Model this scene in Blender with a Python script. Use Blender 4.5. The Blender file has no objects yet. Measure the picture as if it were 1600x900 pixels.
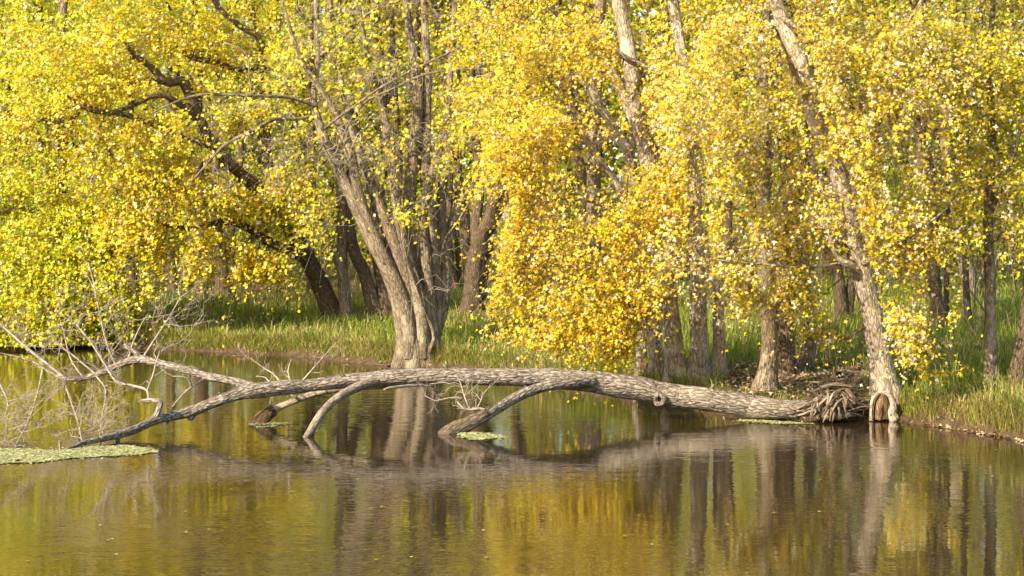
import bpy, math, random
import numpy as np
from mathutils import Vector

# ------------------------------------------------------------------ camera, sky, sun, exposure
SC = bpy.context.scene
COL = SC.collection
F = 3333.0            # focal length in photo pixels (75 mm on a 36 mm sensor, 1600 px wide)
HC = 2.7              # eye height above the water
YH = 340.0            # photo row of the horizon
cam_d = bpy.data.cameras.new('camera'); cam = bpy.data.objects.new('camera', cam_d); COL.objects.link(cam)
cam.location = (0, 0, HC); cam.rotation_euler = (math.radians(90), 0, 0)
cam_d.sensor_width = 36; cam_d.lens = 75; cam_d.shift_y = -(450 - YH) / 1600
cam_d.clip_start = 0.1; cam_d.clip_end = 2000
SC.camera = cam

SUN_EL, SUN_AZ = math.radians(31), math.radians(42)       # azimuth: to the left of straight behind the camera
SDIR = Vector((-math.sin(SUN_AZ) * math.cos(SUN_EL), -math.cos(SUN_AZ) * math.cos(SUN_EL), math.sin(SUN_EL)))
w = bpy.data.worlds.new('World'); SC.world = w; w.use_nodes = True
nt = w.node_tree; bgn = nt.nodes['Background']
sky = nt.nodes.new('ShaderNodeTexSky'); sky.sky_type = 'NISHITA'; sky.sun_disc = False
sky.sun_elevation = SUN_EL; sky.sun_rotation = math.atan2(SDIR.x, SDIR.y)
nt.links.new(sky.outputs[0], bgn.inputs[0]); bgn.inputs[1].default_value = 0.15
sl = bpy.data.lights.new('sun', 'SUN'); sl.energy = 4.8; sl.angle = math.radians(0.5); sl.color = (1.0, 0.87, 0.68)
so = bpy.data.objects.new('sun', sl); COL.objects.link(so); so.location = (-30, -30, 40)
so.rotation_euler = (-SDIR).to_track_quat('-Z', 'Y').to_euler()
SC.view_settings.view_transform = 'Standard'; SC.view_settings.look = 'None'
SC.view_settings.gamma = 1.0; SC.view_settings.exposure = 0.84; SC.view_settings.use_curve_mapping = False
SC.cycles.max_bounces = 9; SC.cycles.diffuse_bounces = 6; SC.cycles.glossy_bounces = 3; SC.cycles.transmission_bounces = 5
SC.cycles.use_denoising = True; SC.cycles.caustics_reflective = False; SC.cycles.caustics_refractive = False
SC.cycles.use_adaptive_sampling = False

rng = np.random.default_rng(7)
R = random.Random(7)

# ------------------------------------------------------------------ numeric helpers
def D(yw):                       # distance of the water point seen in photo row yw
    return F * HC / (yw - YH)
def P(px, py, d):
    return np.array(((px - 800) / F * d, d, HC - (py - YH) / F * d))

def _hash(ix, iy, iz):
    h = (ix * 374761393 + iy * 668265263 + iz * 2147483647 + 12345) & 0xffffffff
    h = ((h ^ (h >> 13)) * 1274126177) & 0xffffffff
    return ((h ^ (h >> 16)) & 0xffff) / 65535.0
def noise3(x, y, z):
    x = np.asarray(x, float); y = np.asarray(y, float) + 0 * x; z = np.asarray(z, float) + 0 * x
    ix, iy, iz = np.floor(x).astype(np.int64), np.floor(y).astype(np.int64), np.floor(z).astype(np.int64)
    fx, fy, fz = x - ix, y - iy, z - iz
    fx, fy, fz = fx * fx * (3 - 2 * fx), fy * fy * (3 - 2 * fy), fz * fz * (3 - 2 * fz)
    r = 0
    for a in (0, 1):
        for b in (0, 1):
            for c in (0, 1):
                r = r + _hash(ix + a, iy + b, iz + c) * (fx if a else 1 - fx) * (fy if b else 1 - fy) * (fz if c else 1 - fz)
    return r * 2 - 1
def fbm(x, y, z, o=3):
    s, a = 0, 1.0
    for i in range(o):
        s = s + a * noise3(x * 2**i + 7 * i, y * 2**i, z * 2**i); a *= .5
    return s

# shoreline, traced as photo points of the water's edge
SHORE = [(-1100, 522), (-500, 527), (-150, 533), (0, 537), (120, 542), (250, 546), (400, 553), (500, 560), (560, 567), (625, 573), (690, 575),
         (750, 582), (850, 598), (980, 621), (1060, 637), (1140, 647), (1200, 652), (1290, 656), (1340, 655), (1400, 656),
         (1440, 662), (1500, 671), (1600, 688), (1750, 712), (2100, 760)]
_sx = np.array([P(a, b, D(b))[0] for a, b in SHORE]); _sy = np.array([D(b) for a, b in SHORE])
def shore_y(x):
    x = np.asarray(x, float)
    return np.interp(x, _sx, _sy) + 0.14 * noise3(x * 1.3, 3.3, 0) + .07 * noise3(x * 4.1, 1.3, 5)
def sstep(a, b, x):
    t = np.clip((x - a) / (b - a), 0, 1); return t * t * (3 - 2 * t)
def ground(x, y):
    x = np.asarray(x, float); y = np.asarray(y, float)
    s = (y - shore_y(x)) * 0.85
    land = 0.02 + 0.22 * sstep(0, .35, s) + 0.72 * (1 - np.exp(-np.maximum(s, 0) / 8.5)) + sstep(.3, 2, s) * (.07 * fbm(x * .5, y * .5, 0) + .03 * noise3(x * 2.1, y * 2.1, 4))
    bed = 0.03 - 0.6 * sstep(0, 1.6, -s) - .1 * sstep(0, .25, -s)
    return np.where(s > 0, land, bed)
def base(px, py):                # where the sight line through a photo point meets the bank
    for d in np.arange(D(SHORE[-1][1]), 140, .04):
        p = P(px, py, d)
        if p[1] > shore_y(p[0]) - .3 and p[2] <= ground(p[0], p[1]):
            return p
    raise ValueError((px, py))

def spline(pts, step):           # Catmull-Rom through rows (x,y,z,r)
    p = np.asarray(pts, float); n = len(p)
    q = np.vstack([2 * p[0] - p[1], p, 2 * p[-1] - p[-2]])
    out = []
    for i in range(n - 1):
        a, b, c, d = q[i], q[i + 1], q[i + 2], q[i + 3]
        k = max(2, int(np.linalg.norm((c - b)[:3]) / step))
        t = (np.arange(k) / k)[:, None]
        out.append(.5 * (2 * b + (c - a) * t + (2 * a - 5 * b + 4 * c - d) * t**2 + (3 * b - a - 3 * c + d) * t**3))
    out.append(p[-1:])
    o = np.vstack(out); o[:, 3] = np.maximum(o[:, 3], .0015)
    return o

class MB:
    """collects geometry for ONE mesh object"""
    def __init__(s): s.v = []; s.f = []; s.n = 0; s.attr = {}
    def add(s, v, faces, **attrs):
        for f in faces: s.f.append(np.asarray(f, np.int64) + s.n)
        s.v.append(np.asarray(v, float)); s.n += len(v)
        for k, a in attrs.items(): s.attr.setdefault(k, []).append(np.asarray(a, float))
    def build(s, name, mat, parent=None, origin=(0, 0, 0), smooth=True):
        me = bpy.data.meshes.new(name)
        v = np.vstack(s.v) - np.asarray(origin, float)
        me.vertices.add(len(v)); me.vertices.foreach_set('co', v.astype(np.float32).ravel())
        tot = sum(f.size for f in s.f); npoly = sum(len(f) for f in s.f)
        me.loops.add(tot); me.loops.foreach_set('vertex_index', np.concatenate([f.ravel() for f in s.f]).astype(np.int32))
        me.polygons.add(npoly)
        cnt = np.concatenate([np.full(len(f), f.shape[1]) for f in s.f])
        me.polygons.foreach_set('loop_start', (np.cumsum(cnt) - cnt).astype(np.int32))
        me.polygons.foreach_set('use_smooth', np.full(npoly, smooth))
        for k, a in s.attr.items():
            a = np.vstack(a)
            if a.shape[1] == 3 and k != 'col':
                at = me.attributes.new(k, 'FLOAT_VECTOR', 'POINT'); at.data.foreach_set('vector', a.astype(np.float32).ravel())
            else:
                at = me.attributes.new(k, 'FLOAT_COLOR', 'POINT')
                at.data.foreach_set('color', np.hstack([a, np.ones((len(a), 1))]).astype(np.float32).ravel())
        me.update(calc_edges=True)
        me.materials.append(mat)
        o = bpy.data.objects.new(name, me); COL.objects.link(o)
        if parent is not None: o.parent = parent
        else: o.location = origin
        return o

def frames(p):
    t = np.gradient(p, axis=0); t /= np.linalg.norm(t, axis=1)[:, None] + 1e-9
    m = np.abs(t.mean(0)); ref = np.eye(3)[int(np.argmin(m))]
    u = np.cross(t, ref); u /= np.linalg.norm(u, axis=1)[:, None] + 1e-9
    return t, u, np.cross(t, u)

def tube(mb, pr, sides, rough=0.0, seed=0.0, flare=None, cap=True, ridge=0.0, squash=None):
    """tapered tube along rows (x,y,z,r); bark relief is real displacement"""
    p, r = pr[:, :3], pr[:, 3]
    n = len(p); t, u, w_ = frames(p)
    a = np.arange(sides) / sides * 2 * math.pi
    L = np.concatenate([[0], np.cumsum(np.linalg.norm(np.diff(p, axis=0), axis=1))])
    A, LL = np.meshgrid(a, L); RR = np.repeat(r[:, None], sides, 1)
    if flare:
        h, amt, k = flare
        e = np.exp(-np.maximum(p[:, 2] - flare_ground(p), 0) / h)[:, None]
        RR = RR * (1 + amt * e * (1 + .5 * np.cos(k * A + seed) + .3 * np.cos((2 * k + 1) * A + 2 * seed)))
    if rough or ridge:
        c, s_ = np.cos(A), np.sin(A)
        RR = RR * (1 + rough * fbm(c * 1.3 + seed * 3.1, s_ * 1.3, LL * 1.6 + seed) + ridge * (1 - 2 * np.abs(noise3(c * 3.4 + seed, s_ * 3.4, LL * 2.3))) + ridge * .6 * noise3(c * 7, s_ * 7 + seed, LL * 6))
    v = p[:, None, :] + RR[..., None] * (np.cos(A)[..., None] * u[:, None, :] + np.sin(A)[..., None] * w_[:, None, :])
    i = np.arange(n - 1)[:, None] * sides; j = np.arange(sides)[None, :]; j2 = (j + 1) % sides
    q = np.stack([i + j, i + j2, i + sides + j2, i + sides + j], -1).reshape(-1, 4)
    b = np.stack([np.cos(A) * np.maximum(RR, .02), np.sin(A) * np.maximum(RR, .02), LL + seed * 5], -1).reshape(-1, 3)
    v = v.reshape(-1, 3); faces = [q]
    if cap and sides > 3:
        v = np.vstack([v, p[-1] + t[-1] * r[-1] * .5]); b = np.vstack([b, b[-1]])
        k = np.arange(sides); o = (n - 1) * sides
        faces.append(np.stack([o + k, o + (k + 1) % sides, np.full(sides, n * sides)], -1))
    mb.add(v, faces, bark=b)
def flare_ground(p): return ground(p[:, 0], p[:, 1])

# ------------------------------------------------------------------ materials
def mat(name):
    m = bpy.data.materials.new(name); m.use_nodes = True
    n = m.node_tree.nodes; n.clear(); return m, n, m.node_tree.links
def N(n, typ, **kw):
    o = n.new('ShaderNode' + typ)
    for k, v in kw.items():
        if k.startswith('_'): setattr(o, k[1:], v)
        else: o.inputs[k.replace('_', ' ')].default_value = v
    return o
def ramp(n, stops):
    r = n.new('ShaderNodeValToRGB'); e = r.color_ramp.elements
    while len(e) < len(stops): e.new(.5)
    for q, (p, c) in zip(e, stops): q.position = p; q.color = (*c, 1)
    return r

def bark_mat(name, dark, mid, light, patch=None, pscale=5.0, bump=.6, moss=None):
    m, n, l = mat(name)
    at = N(n, 'Attribute', _attribute_name='bark')
    mp = N(n, 'Mapping'); mp.inputs['Scale'].default_value = (1, 1, .27); l.new(at.outputs['Vector'], mp.inputs[0])
    n1 = N(n, 'TexNoise', Scale=38, Detail=5, Roughness=.62); l.new(mp.outputs[0], n1.inputs['Vector'])
    vo = N(n, 'TexVoronoi', Scale=26); vo.feature = 'DISTANCE_TO_EDGE'; l.new(mp.outputs[0], vo.inputs['Vector'])
    n2 = N(n, 'TexNoise', Scale=3.2, Detail=4, Roughness=.6); l.new(at.outputs['Vector'], n2.inputs['Vector'])
    rp = ramp(n, [(.3, dark), (.5, mid), (.7, light)]); l.new(n1.outputs[0], rp.inputs[0])
    col = rp.outputs[0]
    vr = ramp(n, [(0, (.3, .28, .26)), (.17, (1, 1, 1))]); l.new(vo.outputs['Distance'], vr.inputs[0])
    mx = N(n, 'Mix', _data_type='RGBA', _blend_type='MULTIPLY'); mx.inputs[0].default_value = .75
    l.new(col, mx.inputs[6]); l.new(vr.outputs[0], mx.inputs[7]); col = mx.outputs[2]
    r2 = ramp(n, [(.3, (.72, .7, .68)), (.7, (1.2, 1.18, 1.14))]); l.new(n2.outputs[0], r2.inputs[0])
    m2 = N(n, 'Mix', _data_type='RGBA', _blend_type='MULTIPLY'); m2.inputs[0].default_value = 1
    l.new(col, m2.inputs[6]); l.new(r2.outputs[0], m2.inputs[7]); col = m2.outputs[2]
    if patch:
        n3 = N(n, 'TexNoise', Scale=pscale, Detail=6, Roughness=.75); mp3 = N(n, 'Mapping'); mp3.inputs['Scale'].default_value = (1, 1, .5)
        l.new(at.outputs['Vector'], mp3.inputs[0]); l.new(mp3.outputs[0], n3.inputs['Vector'])
        r3 = ramp(n, [(.52, (0, 0, 0)), (.6, (1, 1, 1))]); l.new(n3.outputs[0], r3.inputs[0])
        m3 = N(n, 'Mix', _data_type='RGBA'); l.new(r3.outputs[0], m3.inputs[0]); l.new(col, m3.inputs[6]); m3.inputs[7].default_value = (*patch, 1)
        col = m3.outputs[2]
    ad = N(n, 'Math', _operation='ADD'); l.new(n1.outputs[0], ad.inputs[0])
    ml = N(n, 'Math', _operation='MINIMUM'); ml.inputs[1].default_value = .22; l.new(vo.outputs['Distance'], ml.inputs[0])
    ms = N(n, 'Math', _operation='MULTIPLY'); ms.inputs[1].default_value = 3; l.new(ml.outputs[0], ms.inputs[0]); l.new(ms.outputs[0], ad.inputs[1])
    bp = N(n, 'Bump', Strength=bump, Distance=.02); l.new(ad.outputs[0], bp.inputs['Height'])
    b = N(n, 'BsdfPrincipled', Roughness=.9); b.inputs['Specular IOR Level'].default_value = .2
    l.new(col, b.inputs['Base Color']); l.new(bp.outputs[0], b.inputs['Normal'])
    o = N(n, 'OutputMaterial'); l.new(b.outputs[0], o.inputs[0]); return m

def leaf_mat(name, trans=.5, gloss=.025, rough=.4):
    m, n, l = mat(name)
    at = N(n, 'Attribute', _attribute_name='col')
    d = N(n, 'BsdfDiffuse'); t = N(n, 'BsdfTranslucent'); g = N(n, 'BsdfGlossy', Roughness=rough)
    l.new(at.outputs['Color'], d.inputs[0]); l.new(at.outputs['Color'], t.inputs[0]); g.inputs[0].default_value = (1, 1, 1, 1)
    a = N(n, 'MixShader'); a.inputs[0].default_value = trans; l.new(d.outputs[0], a.inputs[1]); l.new(t.outputs[0], a.inputs[2])
    b = N(n, 'MixShader'); b.inputs[0].default_value = gloss; l.new(a.outputs[0], b.inputs[1]); l.new(g.outputs[0], b.inputs[2])
    o = N(n, 'OutputMaterial'); l.new(b.outputs[0], o.inputs[0]); return m

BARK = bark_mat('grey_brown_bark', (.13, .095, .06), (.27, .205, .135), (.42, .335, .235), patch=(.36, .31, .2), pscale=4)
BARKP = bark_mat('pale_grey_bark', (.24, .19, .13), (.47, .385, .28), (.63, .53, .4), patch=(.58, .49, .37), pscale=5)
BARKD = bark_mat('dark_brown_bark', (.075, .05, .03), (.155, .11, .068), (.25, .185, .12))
BARKL = bark_mat('weathered_log_bark', (.12, .095, .065), (.30, .245, .18), (.48, .405, .31), patch=(.5, .43, .34), pscale=26, bump=1.0)
WOODG = bark_mat('bare_grey_wood', (.24, .19, .13), (.38, .31, .22), (.5, .42, .31), bump=.35)
ROOTM = bark_mat('root_wood', (.085, .06, .038), (.2, .145, .095), (.36, .28, .19), bump=.5)
WET = bark_mat('wet_rotten_bark', (.05, .03, .015), (.13, .08, .04), (.24, .16, .08), bump=.9)
HEART = bark_mat('exposed_heartwood', (.12, .075, .04), (.25, .16, .085), (.36, .25, .14), bump=.4)
TWIG = bark_mat('dead_twig_bark', (.34, .27, .2), (.47, .39, .3), (.58, .5, .4), bump=.1)
LTWIG = bark_mat('live_twig_bark', (.16, .11, .07), (.27, .2, .13), (.38, .3, .21), bump=.1)
LEAF = leaf_mat('autumn_leaf'); GRASSM = leaf_mat('grass_blade', .35, .04, .5); LITTER = leaf_mat('dry_leaf', .1, .03, .6)
DUCK = leaf_mat('duckweed', .15, .02, .6)

def ground_mat():
    m, n, l = mat('bank_soil')
    g = N(n, 'NewGeometry')
    n1 = N(n, 'TexNoise', Scale=9, Detail=8, Roughness=.7); l.new(g.outputs['Position'], n1.inputs['Vector'])
    n2 = N(n, 'TexNoise', Scale=.55, Detail=4); l.new(g.outputs['Position'], n2.inputs['Vector'])
    r1 = ramp(n, [(.3, (.045, .028, .014)), (.55, (.12, .08, .04)), (.75, (.24, .17, .09))]); l.new(n1.outputs[0], r1.inputs[0])
    r2 = ramp(n, [(.42, (0, 0, 0)), (.6, (1, 1, 1))]); l.new(n2.outputs[0], r2.inputs[0])
    gr = ramp(n, [(.3, (.05, .07, .012)), (.7, (.14, .15, .035))]); l.new(n1.outputs[0], gr.inputs[0])
    mx = N(n, 'Mix', _data_type='RGBA'); l.new(r2.outputs[0], mx.inputs[0]); l.new(r1.outputs[0], mx.inputs[6]); l.new(gr.outputs[0], mx.inputs[7])
    sp = N(n, 'SeparateXYZ'); l.new(g.outputs['Position'], sp.inputs[0])
    mr = N(n, 'MapRange', From_Min=.1, From_Max=.32); l.new(sp.outputs['Z'], mr.inputs['Value'])
    mm = N(n, 'Math', _operation='MULTIPLY'); l.new(r2.outputs[0], mm.inputs[0]); l.new(mr.outputs[0], mm.inputs[1]); l.new(mm.outputs[0], mx.inputs[0])
    bp = N(n, 'Bump', Strength=.8, Distance=.05); l.new(n1.outputs[0], bp.inputs['Height'])
    b = N(n, 'BsdfPrincipled', Roughness=.95); b.inputs['Specular IOR Level'].default_value = .15
    l.new(mx.outputs[2], b.inputs['Base Color']); l.new(bp.outputs[0], b.inputs['Normal'])
    o = N(n, 'OutputMaterial'); l.new(b.outputs[0], o.inputs[0]); return m
def water_mat():
    m, n, l = mat('river_water')
    g = N(n, 'NewGeometry')
    mp = N(n, 'Mapping'); mp.inputs['Scale'].default_value = (.55, 1, 1); l.new(g.outputs['Position'], mp.inputs[0])
    a = N(n, 'TexNoise', Scale=3.0, Detail=3, Roughness=.55); l.new(mp.outputs[0], a.inputs['Vector'])
    c = N(n, 'TexNoise', Scale=12, Detail=2, Roughness=.5); l.new(mp.outputs[0], c.inputs['Vector'])
    big = N(n, 'TexNoise', Scale=.22, Detail=3); l.new(g.outputs['Position'], big.inputs['Vector'])
    br = ramp(n, [(.4, (.22,) * 3), (.62, (1,) * 3)]); l.new(big.outputs[0], br.inputs[0])
    h = N(n, 'Math', _operation='MULTIPLY_ADD'); h.inputs[1].default_value = .22; l.new(c.outputs[0], h.inputs[0]); l.new(a.outputs[0], h.inputs[2])
    hm = N(n, 'Math', _operation='MULTIPLY'); l.new(h.outputs[0], hm.inputs[0]); l.new(br.outputs[0], hm.inputs[1])
    bp = N(n, 'Bump', Strength=1.0, Distance=.0066); l.new(hm.outputs[0], bp.inputs['Height'])
    b = N(n, 'BsdfPrincipled', Roughness=.035, IOR=1.75); b.inputs['Base Color'].default_value = (.034, .022, .009, 1)
    l.new(bp.outputs[0], b.inputs['Normal'])
    o = N(n, 'OutputMaterial'); l.new(b.outputs[0], o.inputs[0]); return m

def tag(o, label=None, cat=None, group=None, kind=None):
    if label: o['label'] = label
    if cat: o['category'] = cat
    if group: o['group'] = group
    if kind: o['kind'] = kind
    return o
def empty(name, loc):
    o = bpy.data.objects.new(name, None); COL.objects.link(o); o.location = loc; o.empty_display_size = .2; return o

# ------------------------------------------------------------------ ground and water
def grid_mesh(name, xs, ys, zf, m):
    X, Y = np.meshgrid(xs, ys); Z = zf(X, Y); nx, ny = len(xs), len(ys)
    i = np.arange(ny - 1)[:, None] * nx; j = np.arange(nx - 1)[None, :]
    mb = MB(); mb.add(np.stack([X, Y, Z], -1).reshape(-1, 3), [np.stack([i + j, i + j + 1, i + nx + j + 1, i + nx + j], -1).reshape(-1, 4)])
    return mb.build(name, m)
xs = np.concatenate([[-1500, -700, -300, -150, -80, -50, -35], np.arange(-26, 26, .2), [35, 50, 80, 150, 300, 700, 1500]])
ys = np.concatenate([[-1500, -600, -200, -60, 0, 12, 18], np.arange(21, 60, .2), np.arange(60, 120, 1.5), [150, 250, 500, 900, 1500]])
tag(grid_mesh('ground', xs, ys, ground, ground_mat()), 'low earth river bank rising from the water to the wood', kind='structure')
tag(grid_mesh('water', np.array([-1500, -100, -30, 0, 30, 100, 1500.]), np.array([-1500, -50, 0, 20, 40, 60, 64.]), lambda x, y: 0 * x, water_mat()),
    'calm olive brown river reflecting the yellow trees', kind='structure')

# ------------------------------------------------------------------ leaves
NEAR = (np.array([(0, 0, 0), (.36, .08, .05), (.2, .3, .03), (.5, .6, .12), (.16, .56, .03), (0, 1.08, -.06), (-.16, .56, .03), (-.5, .6, .12), (-.2, .3, .03), (-.36, .08, .05)]) - (0, .45, 0),
        [np.array([[0, 1, 2, 3, 4, 5], [0, 5, 6, 7, 8, 9]])])
MIDL = (np.array([(0, 0, 0), (.48, .5, .1), (.17, .55, .03), (0, 1.05, -.05), (-.17, .55, .03), (-.48, .5, .1)]) - (0, .45, 0),
        [np.array([[0, 1, 2, 3], [0, 3, 4, 5]])])
FARL = (np.array([(0, 0, 0), (.42, .5, .08), (0, 1.05, 0), (-.42, .5, .08)]) - (0, .45, 0), [np.array([[0, 1, 2, 3]])])
C = dict(gold=(.94, .615, .02), yellow=(.94, .705, .028), lime=(.68, .72, .03), green=(.4, .53, .03), orange=(.92, .51, .03), cream=(.95, .80, .54), tan=(.55, .38, .14), olive=(.40, .38, .06), brown=(.28, .2, .09))  # cream: pale leaf undersides, and sun glints put into the leaf colour
PAL = dict(hero=[('yellow', 36), ('gold', 20), ('cream', 30), ('lime', 14), ('orange', 4)],
           mass=[('gold', 30), ('yellow', 54), ('orange', 5), ('cream', 7), ('lime', 6)],
           left=[('yellow', 30), ('lime', 46), ('gold', 6), ('cream', 3), ('green', 15)],
           lean=[('yellow', 46), ('gold', 15), ('lime', 26), ('orange', 3), ('cream', 8), ('green', 2)],
           centre=[('lime', 36), ('yellow', 36), ('olive', 14), ('gold', 10), ('tan', 4)],
           right=[('lime', 32), ('yellow', 36), ('gold', 14), ('olive', 8), ('cream', 10)],
           back=[('lime', 30), ('olive', 30), ('yellow', 18), ('green', 14), ('brown', 8)],
           backr=[('olive', 32), ('lime', 12), ('yellow', 16), ('tan', 12), ('brown', 22), ('gold', 6)])
def leaf_cloud(mb, pos, size, shape, pal, cid):
    """one lobed leaf at every row of pos; cid = spray the leaf grows on"""
    n = len(pos)
    names = [a for a, _ in PAL[pal]]; wt = np.array([b for _, b in PAL[pal]], float); wt /= wt.sum()
    cols = np.array([C[a] for a in names])
    ncl = cid.max() + 1
    cw = wt[None, :] * np.exp(rng.normal(0, .75, (ncl, len(wt)))); cw /= cw.sum(1)[:, None]
    k = (np.cumsum(cw[cid], 1) < rng.random(n)[:, None]).sum(1).clip(0, len(wt) - 1)
    col = cols[k] * np.exp(rng.normal(0, .13, (n, 1))) * (1 + rng.normal(0, .05, (n, 3)))
    nrm = rng.normal(0, 1, (n, 3)); nrm /= np.linalg.norm(nrm, axis=1)[:, None]
    nrm = nrm * .85 + np.array((0, 0, .35)) + np.array(SDIR) * .8; nrm /= np.linalg.norm(nrm, axis=1)[:, None]
    tip = rng.normal(0, 1, (n, 3)) + np.array((0, 0, -.8)); tip -= nrm * (tip * nrm).sum(1)[:, None]; tip /= np.linalg.norm(tip, axis=1)[:, None]
    sd = np.cross(tip, nrm)
    sc = size * np.exp(rng.normal(0, .22, n)); L, faces = shape; nv = len(L)
    curl = rng.uniform(-.6, 2.2, n)
    v = pos[:, None, :] + sc[:, None, None] * (L[None, :, 0:1] * sd[:, None] + L[None, :, 1:2] * tip[:, None] + (L[None, :, 2:3] * curl[:, None, None]) * nrm[:, None])
    off = (np.arange(n) * nv)[:, None, None]
    mb.add(v.reshape(-1, 3), [(f[None] + off).reshape(-1, f.shape[1]) for f in faces], col=np.repeat(np.clip(col, 0, .92), nv, 0))

# ------------------------------------------------------------------ trees
def grow(nodes_p, nodes_r, targets, mb, tip_r=.0035, droop=.12, cap_r=.5):
    """connect every target to the nearest branch already there; thickness follows the load carried"""
    p = np.array(nodes_p); n0 = len(p)
    d0 = np.array([np.min(((p - t) ** 2).sum(1)) for t in targets])
    buf = np.empty((n0 + len(targets) * 9, 3)); buf[:n0] = p; cnt = n0
    par = np.full(len(buf), -1); chains = []; ar = np.full(len(buf), 9.0); ar[:n0] = nodes_r
    for ti in np.argsort(d0):
        t = targets[ti]; q = buf[:cnt]
        dv = t - q; dist = np.sqrt((dv ** 2).sum(1))
        cost = dist + .25 * np.maximum(-dv[:, 2], 0)
        i = int(np.argmin(cost)); L = dist[i]
        k = int(np.clip(L / .22, 2, 8))
        s = (np.arange(1, k + 1) / k)[:, None]
        rise = np.array((0, 0, droop * L)) + rng.normal(0, .10, 3) * L
        pts = q[i] + (t - q[i]) * s + rise * (4 * s * (1 - s)) + rng.normal(0, .035, (k, 3)) * L * .5 * (1 - s)
        buf[cnt:cnt + k] = pts; par[cnt] = i; par[cnt + 1:cnt + k] = np.arange(cnt, cnt + k - 1)
        ar[cnt:cnt + k] = ar[i] * .8
        chains.append((i, cnt, k)); cnt += k
    load = np.zeros(cnt); ends = [c + k - 1 for _, c, k in chains]; load[ends] = 1
    ld = load.tolist(); pl = par.tolist()
    for j in range(cnt - 1, n0 - 1, -1):
        if pl[j] >= n0: ld[pl[j]] += ld[j]
    rad = np.minimum(tip_r * np.array(ld) ** .46, ar[:cnt] * cap_r)
    for i, c, k in chains:
        pr = np.empty((k + 1, 4)); pr[0, :3] = buf[i]; pr[1:, :3] = buf[c:c + k]
        pr[0, 3] = rad[c] * 1.1; pr[1:, 3] = rad[c:c + k]; pr[-1, 3] = max(pr[-1, 3] * .7, .0015)
        tube(mb, pr, 6 if rad[c] > .02 else (4 if rad[c] > .009 else 3), seed=float(i % 97), cap=False)

# open sight lines between the sprays: photo segment and half width
GAPS = np.array([(270, 158, 408, 150, 9), (314, 267, 462, 186, 11), (398, 292, 300, 160, 14), (282, 126, 209, 84, 9), (334, 0, 408, 67, 10), (60, 195, 170, 175, 6), (170, 175, 270, 155, 9), (497, 0, 490, 160, 9), (520, 250, 615, 138, 7), (615, 138, 760, 108, 7), (590, 140, 720, 72, 6), (429, 186, 340, 350, 0), (1312, 275, 1345, 410, 15), (1120, 408, 1300, 415, 5), (1400, 388, 1480, 330, 6), (740, 230, 700, 300, 14), (645, 440, 560, 240, 13), (1085, 300, 1090, 360, 12), (575, 0, 660, 60, 8), (420, 110, 300, 90, 7),
    (1342, 432, 1378, 600, 26), (1308, 262, 1322, 300, 15), (1264, 160, 1280, 205, 15), (1222, 5, 1254, 108, 20), (966, 0, 994, 130, 17), (988, 165, 1014, 245, 17), (893, 172, 966, 292, 11), (913, 133, 982, 236, 11),
    (950, 135, 965, 236, 10), (1050, 0, 1068, 92, 13), (1076, 5, 1086, 60, 9), (1056, 480, 1056, 600, 24), (1090, 360, 1092, 600, 19), (1122, 450, 1122, 600, 18), (1014, 515, 1012, 590, 22), (1087, 240, 1090, 300, 14),
    (1198, 500, 1197, 610, 30), (1198, 390, 1198, 450, 16), (1228, 540, 1228, 600, 28), (1262, 550, 1262, 600, 24), (1206, 225, 1207, 305, 14), (1322, 425, 1322, 500, 24), (1158, 525, 1160, 600, 30), (1310, 560, 1330, 600, 28),
    (1464, 430, 1464, 515, 16), (1548, 300, 1548, 600, 12), (1514, 410, 1514, 515, 12), (1500, 560, 1640, 560, 48), (1535, 470, 1640, 470, 30), (1420, 610, 1640, 620, 40), (1380, 200, 1400, 300, 14), (1440, 190, 1400, 250, 12),
    (652, 550, 640, 400, 46), (610, 420, 560, 320, 24), (545, 300, 500, 200, 11), (690, 480, 690, 330, 20), (736, 485, 775, 310, 24), (712, 400, 715, 470, 22), (645, 300, 655, 120, 10), (666, 300, 668, 60, 8), (600, 490, 570, 420, 22),
    (352, 250, 300, 160, 9), (425, 381, 340, 350, 12), (522, 500, 482, 412, 24), (538, 500, 534, 320, 9), (206, 405, 208, 458, 11), (271, 400, 271, 456, 15), (350, 395, 350, 462, 17), (255, 505, 470, 512, 44), (310, 460, 440, 465, 22), (270, 158, 408, 150, 6), (314, 267, 462, 186, 8),
    (290, 135, 260, 128, 7), (398, 292, 352, 250, 10), (930, 380, 935, 384, 9), (845, 590, 700, 560, 40), (1150, 340, 1155, 385, 18), (1330, 130, 1345, 165, 16), (1155, 120, 1160, 160, 14), (1265, 250, 1285, 270, 14), (1115, 320, 1140, 330, 12)], float)
SD = np.array(SDIR)
SUNLIT = [(P(1386, 640, 28.3), P(1345, 420, 28.3), .265), (P(1056, 600, 31.0), P(1053, 480, 31.0), .32), (P(1091, 600, 31.0), P(1090, 430, 31.0), .32), (P(1197, 606, 29.8), P(1198, 470, 29.8), .25), (P(645, 550, 38.5), P(610, 420, 38.3), .265), (P(600, 410, 38.3), P(545, 300, 38.3), .25), (P(1345, 420, 28.3), P(1290, 225, 28.4), .2), (P(1250, 100, 28.8), P(1225, 30, 28.8), .2), (P(996, 182, 31.4), P(975, 40, 31.6), .2)]
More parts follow.
